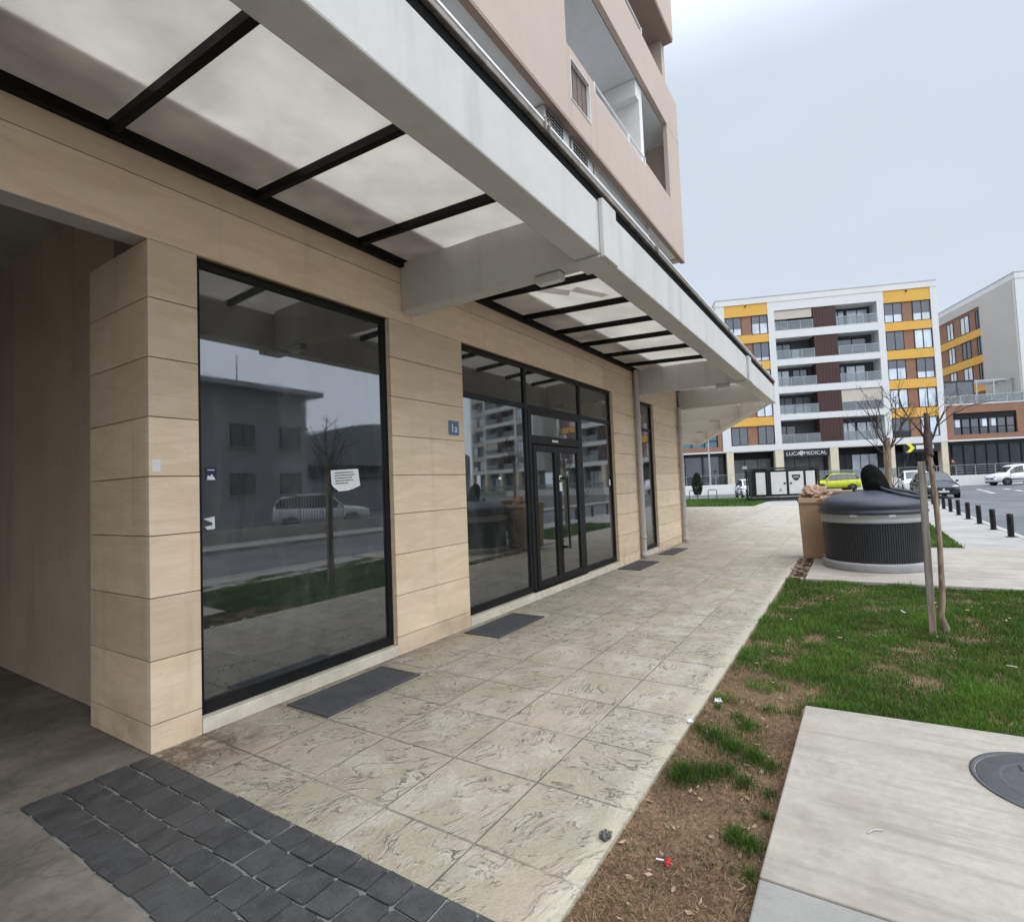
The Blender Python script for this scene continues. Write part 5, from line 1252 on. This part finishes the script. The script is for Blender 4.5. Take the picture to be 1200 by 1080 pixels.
# separate tufts in the bare strip
X = []; Y = []; Ls = []
for (tx, ty, r_, num, ln) in ((2.88, .90, .085, 1000, .095), (2.95, .80, .085, 800, .075), (3.02, .70, .08, 550, .06), (2.95, .60, .08, 420, .055), (3.40, .86, .11, 950, .065), (3.46, .97, .06, 300, .05), (3.30, .74, .11, 900, .07), (3.24, .60, .10, 800, .07), (3.18, .50, .07, 400, .055), (3.62, .70, .10, 700, .06),
                               (3.75, .78, .07, 260, .05), (2.50, .56, .055, 520, .065), (2.47, .49, .06, 480, .06), (2.28, .47, .07, 260, .045), (2.72, .47, .05, 160, .04), (2.9, .48, .06, 220, .045), (3.95, .62, .08, 300, .05), (3.85, .93, .05, 160, .045), (2.2, .95, .15, 60, .03), (1.9, .9, .2, 60, .03)):
    a = RNG.random(num) * 6.283; q = np.abs(RNG.normal(0, .55, num)).clip(0, 1.3) * r_
    X.append(tx + q * np.cos(a) * 1.25); Y.append(np.minimum(ty + q * np.sin(a), 1.045)); Ls.append(ln * RNG.uniform(.55, 1.3, num))
for k in range(70):
    tx = RNG.uniform(1.7, 4.3); ty = RNG.uniform(.46, 1.02); num = int(RNG.uniform(8, 40)); q = np.abs(RNG.normal(0, .03, num)); a = RNG.random(num) * 6.283
    X.append(tx + q * np.cos(a)); Y.append(np.minimum(ty + q * np.sin(a), 1.03)); Ls.append(RNG.uniform(.012, .034, num))
X = np.concatenate(X); Y = np.concatenate(Y); Ls = np.concatenate(Ls); n = len(X)
ok = ~((Y < .425) & (X > 2.2)); X, Y, Ls = X[ok], Y[ok], Ls[ok]; n = len(X)
blades('grass_tufts', np.stack([X, Y, np.full(n, -.028)], 1), Ls, RNG.uniform(.0018, .0036, n), np.abs(RNG.normal(.6, .45, n)).clip(0, 1.4), green(n, X, Y) * 1.0)
N = 60000
x = 1.2 + 3.6 * RNG.random(N); y = RNG.uniform(.43, 1.03, N)
wgt = np.where(x > 4.0, .5, 1.0); ok = RNG.random(N) < wgt * np.clip(.75 + .4 * fbm(x, y, 4, 21), .2, 1); x, y = x[ok], y[ok]; n = len(x)
col = np.array([[.46, .315, .175]]) * np.where(RNG.random((n, 1)) < .45, RNG.uniform(.15, .5, (n, 1)), RNG.uniform(.6, 1.5, (n, 1))) * np.clip(1 + .35 * fbm(x, y, 8, 51), .4, 1.6)[:, None]; gm = (fbm(x, y, 3, 31) > .55) & (RNG.random(n) < .5); col[gm] = np.array([.16, .17, .06]) * RNG.uniform(.6, 1.2, (gm.sum(), 1))
blades('dead_grass', np.stack([x, y, np.full(n, -.023)], 1), RNG.uniform(.014, .055, n), RNG.uniform(.0012, .0026, n), RNG.uniform(.9, 1.5, n), col)
# dry thatch under the lawn
N = 9000; x = 3.9 + 5.0 * RNG.random(N) ** 1.4; y = RNG.uniform(-2.2, 1.02, N); ok = ~((x < 4.10) & (y < .42)); x, y = x[ok], y[ok]; n = len(x)
blades('thatch', np.stack([x, y, np.full(n, -.022)], 1), RNG.uniform(.015, .05, n), RNG.uniform(.0015, .003, n), RNG.uniform(.7, 1.45, n), np.array([[.27, .20, .105]]) * RNG.uniform(.4, 1.25, (n, 1)))
N = 16000; x = RNG.uniform(30.5, 42, N); y = RNG.uniform(4.9, 15.5, N); ok = y < 12 + (x - 30.5) * .34; x, y = x[ok], y[ok]; n = len(x)
blades('far_grass', np.stack([x, y, np.full(n, .012)], 1), RNG.uniform(.05, .12, n), RNG.uniform(.02, .04, n), np.abs(RNG.normal(.4, .4, n)).clip(0, 1.2), green(n, x, y) * .95)
N = 9000; x = RNG.uniform(13.2, 18.9, N); y = RNG.uniform(-1.74, .3, N); n = N
blades('bed_grass', np.stack([x, y, np.full(n, .008)], 1), RNG.uniform(.04, .10, n), RNG.uniform(.008, .016, n), np.abs(RNG.normal(.4, .4, n)).clip(0, 1.2), green(n, x, y))

# ------------------------------------------------------------------ light, sky, camera
el, az = R(52), Vector((-.35, -.94))          # soft overcast key from the street side
sd = Vector((az.x * math.cos(el), az.y * math.cos(el), math.sin(el))).normalized()
sun = bpy.data.lights.new('sun', 'SUN'); sun.energy = 1.5; sun.angle = R(70); sun.color = (1, .97, .93)
so = bpy.data.objects.new('sun', sun); COL.objects.link(so); so.rotation_euler = (-sd).to_track_quat('-Z', 'Y').to_euler(); so.location = (0, -20, 40)
wd = bpy.data.worlds.new('World'); scene.world = wd; wd.use_nodes = True; nt_ = wd.node_tree; nt_.nodes.clear()
wn = lambda t_: nt_.nodes.new(t_)
sky = wn('ShaderNodeTexSky'); sky.sky_type = 'NISHITA'; sky.sun_disc = False; sky.sun_elevation = el; sky.sun_rotation = math.atan2(sd.x, sd.y); sky.dust_density = 2.5
tc = wn('ShaderNodeTexCoord'); mp = wn('ShaderNodeMapping'); mp.inputs['Scale'].default_value = (1, 1, 2.2)
nz = wn('ShaderNodeTexNoise'); nz.inputs['Scale'].default_value = 1.6; nz.inputs['Detail'].default_value = 5; nz.inputs['Roughness'].default_value = .5
mr = wn('ShaderNodeMapRange'); mr.inputs['From Min'].default_value = .32; mr.inputs['From Max'].default_value = .68; mr.interpolation_type = 'SMOOTHSTEP'
cl = wn('ShaderNodeMix'); cl.data_type = 'RGBA'; cl.inputs[6].default_value = (7.05, 7.75, 8.75, 1); cl.inputs[7].default_value = (7.75, 8.75, 10.1, 1)
mx = wn('ShaderNodeMix'); mx.data_type = 'RGBA'; mx.inputs[0].default_value = .90
bg = wn('ShaderNodeBackground'); bg.inputs['Strength'].default_value = .10; ow = wn('ShaderNodeOutputWorld')
lk = nt_.links.new
lk(tc.outputs['Generated'], mp.inputs[0]); lk(mp.outputs[0], nz.inputs['Vector']); lk(nz.outputs[0], mr.inputs['Value']); lk(mr.outputs[0], cl.inputs[0])
sx = wn('ShaderNodeSeparateXYZ'); lk(tc.outputs['Generated'], sx.inputs[0])     # an overcast sky is brightest overhead
zr = wn('ShaderNodeMapRange'); zr.inputs['From Min'].default_value = .58; zr.inputs['From Max'].default_value = .88; zr.inputs['To Min'].default_value = 1.0; zr.inputs['To Max'].default_value = 3.2; zr.interpolation_type = 'SMOOTHSTEP'
lk(sx.outputs[2], zr.inputs['Value'])
yr = wn('ShaderNodeMapRange'); yr.inputs['From Min'].default_value = -.28; yr.inputs['From Max'].default_value = -.75; yr.inputs['To Min'].default_value = 1.0; yr.inputs['To Max'].default_value = 2.1; yr.interpolation_type = 'SMOOTHSTEP'
lk(sx.outputs[1], yr.inputs['Value'])
zy = wn('ShaderNodeMath'); zy.operation = 'MULTIPLY'; lk(zr.outputs[0], zy.inputs[0]); lk(yr.outputs[0], zy.inputs[1])
vm = wn('ShaderNodeVectorMath'); vm.operation = 'SCALE'; lk(cl.outputs[2], vm.inputs[0]); lk(zy.outputs[0], vm.inputs['Scale'])
lk(sky.outputs[0], mx.inputs[6]); lk(vm.outputs[0], mx.inputs[7]); lk(mx.outputs[2], bg.inputs[0]); lk(bg.outputs[0], ow.inputs[0])

cd = bpy.data.cameras.new('camera'); cam = bpy.data.objects.new('camera', cd); COL.objects.link(cam); scene.camera = cam
ya, pi_, ro = 5.43322434e-01, 4.54013352e-02, -4.14483550e-02
fw = Vector((math.cos(ya) * math.cos(pi_), math.sin(ya) * math.cos(pi_), math.sin(pi_))); r0 = Vector((math.sin(ya), -math.cos(ya), 0)); u0 = r0.cross(fw)
rt_ = r0 * math.cos(ro) + u0 * math.sin(ro); up_ = -r0 * math.sin(ro) + u0 * math.cos(ro)
M_ = Matrix.Identity(4)
for i in range(3): M_[i][0] = rt_[i]; M_[i][1] = up_[i]; M_[i][2] = -fw[i]
M_.translation = Vector((0, 0, 1.6)); cam.matrix_world = M_
cd.sensor_width = 36; cd.lens = 613.506 / 1200 * 36; cd.shift_x = (600 - 632.09) / 1200; cd.shift_y = (540.89 - 540) / 1200
cd.clip_start = .05; cd.clip_end = 2000
scene.view_settings.view_transform = 'Standard'; scene.view_settings.look = 'None'; scene.view_settings.exposure = 0
scene.render.engine = 'CYCLES'; scene.cycles.use_denoising = True; scene.cycles.max_bounces = 8; scene.cycles.diffuse_bounces = 4; scene.cycles.transmission_bounces = 4
scene.render.resolution_x = 1024; scene.render.resolution_y = 921
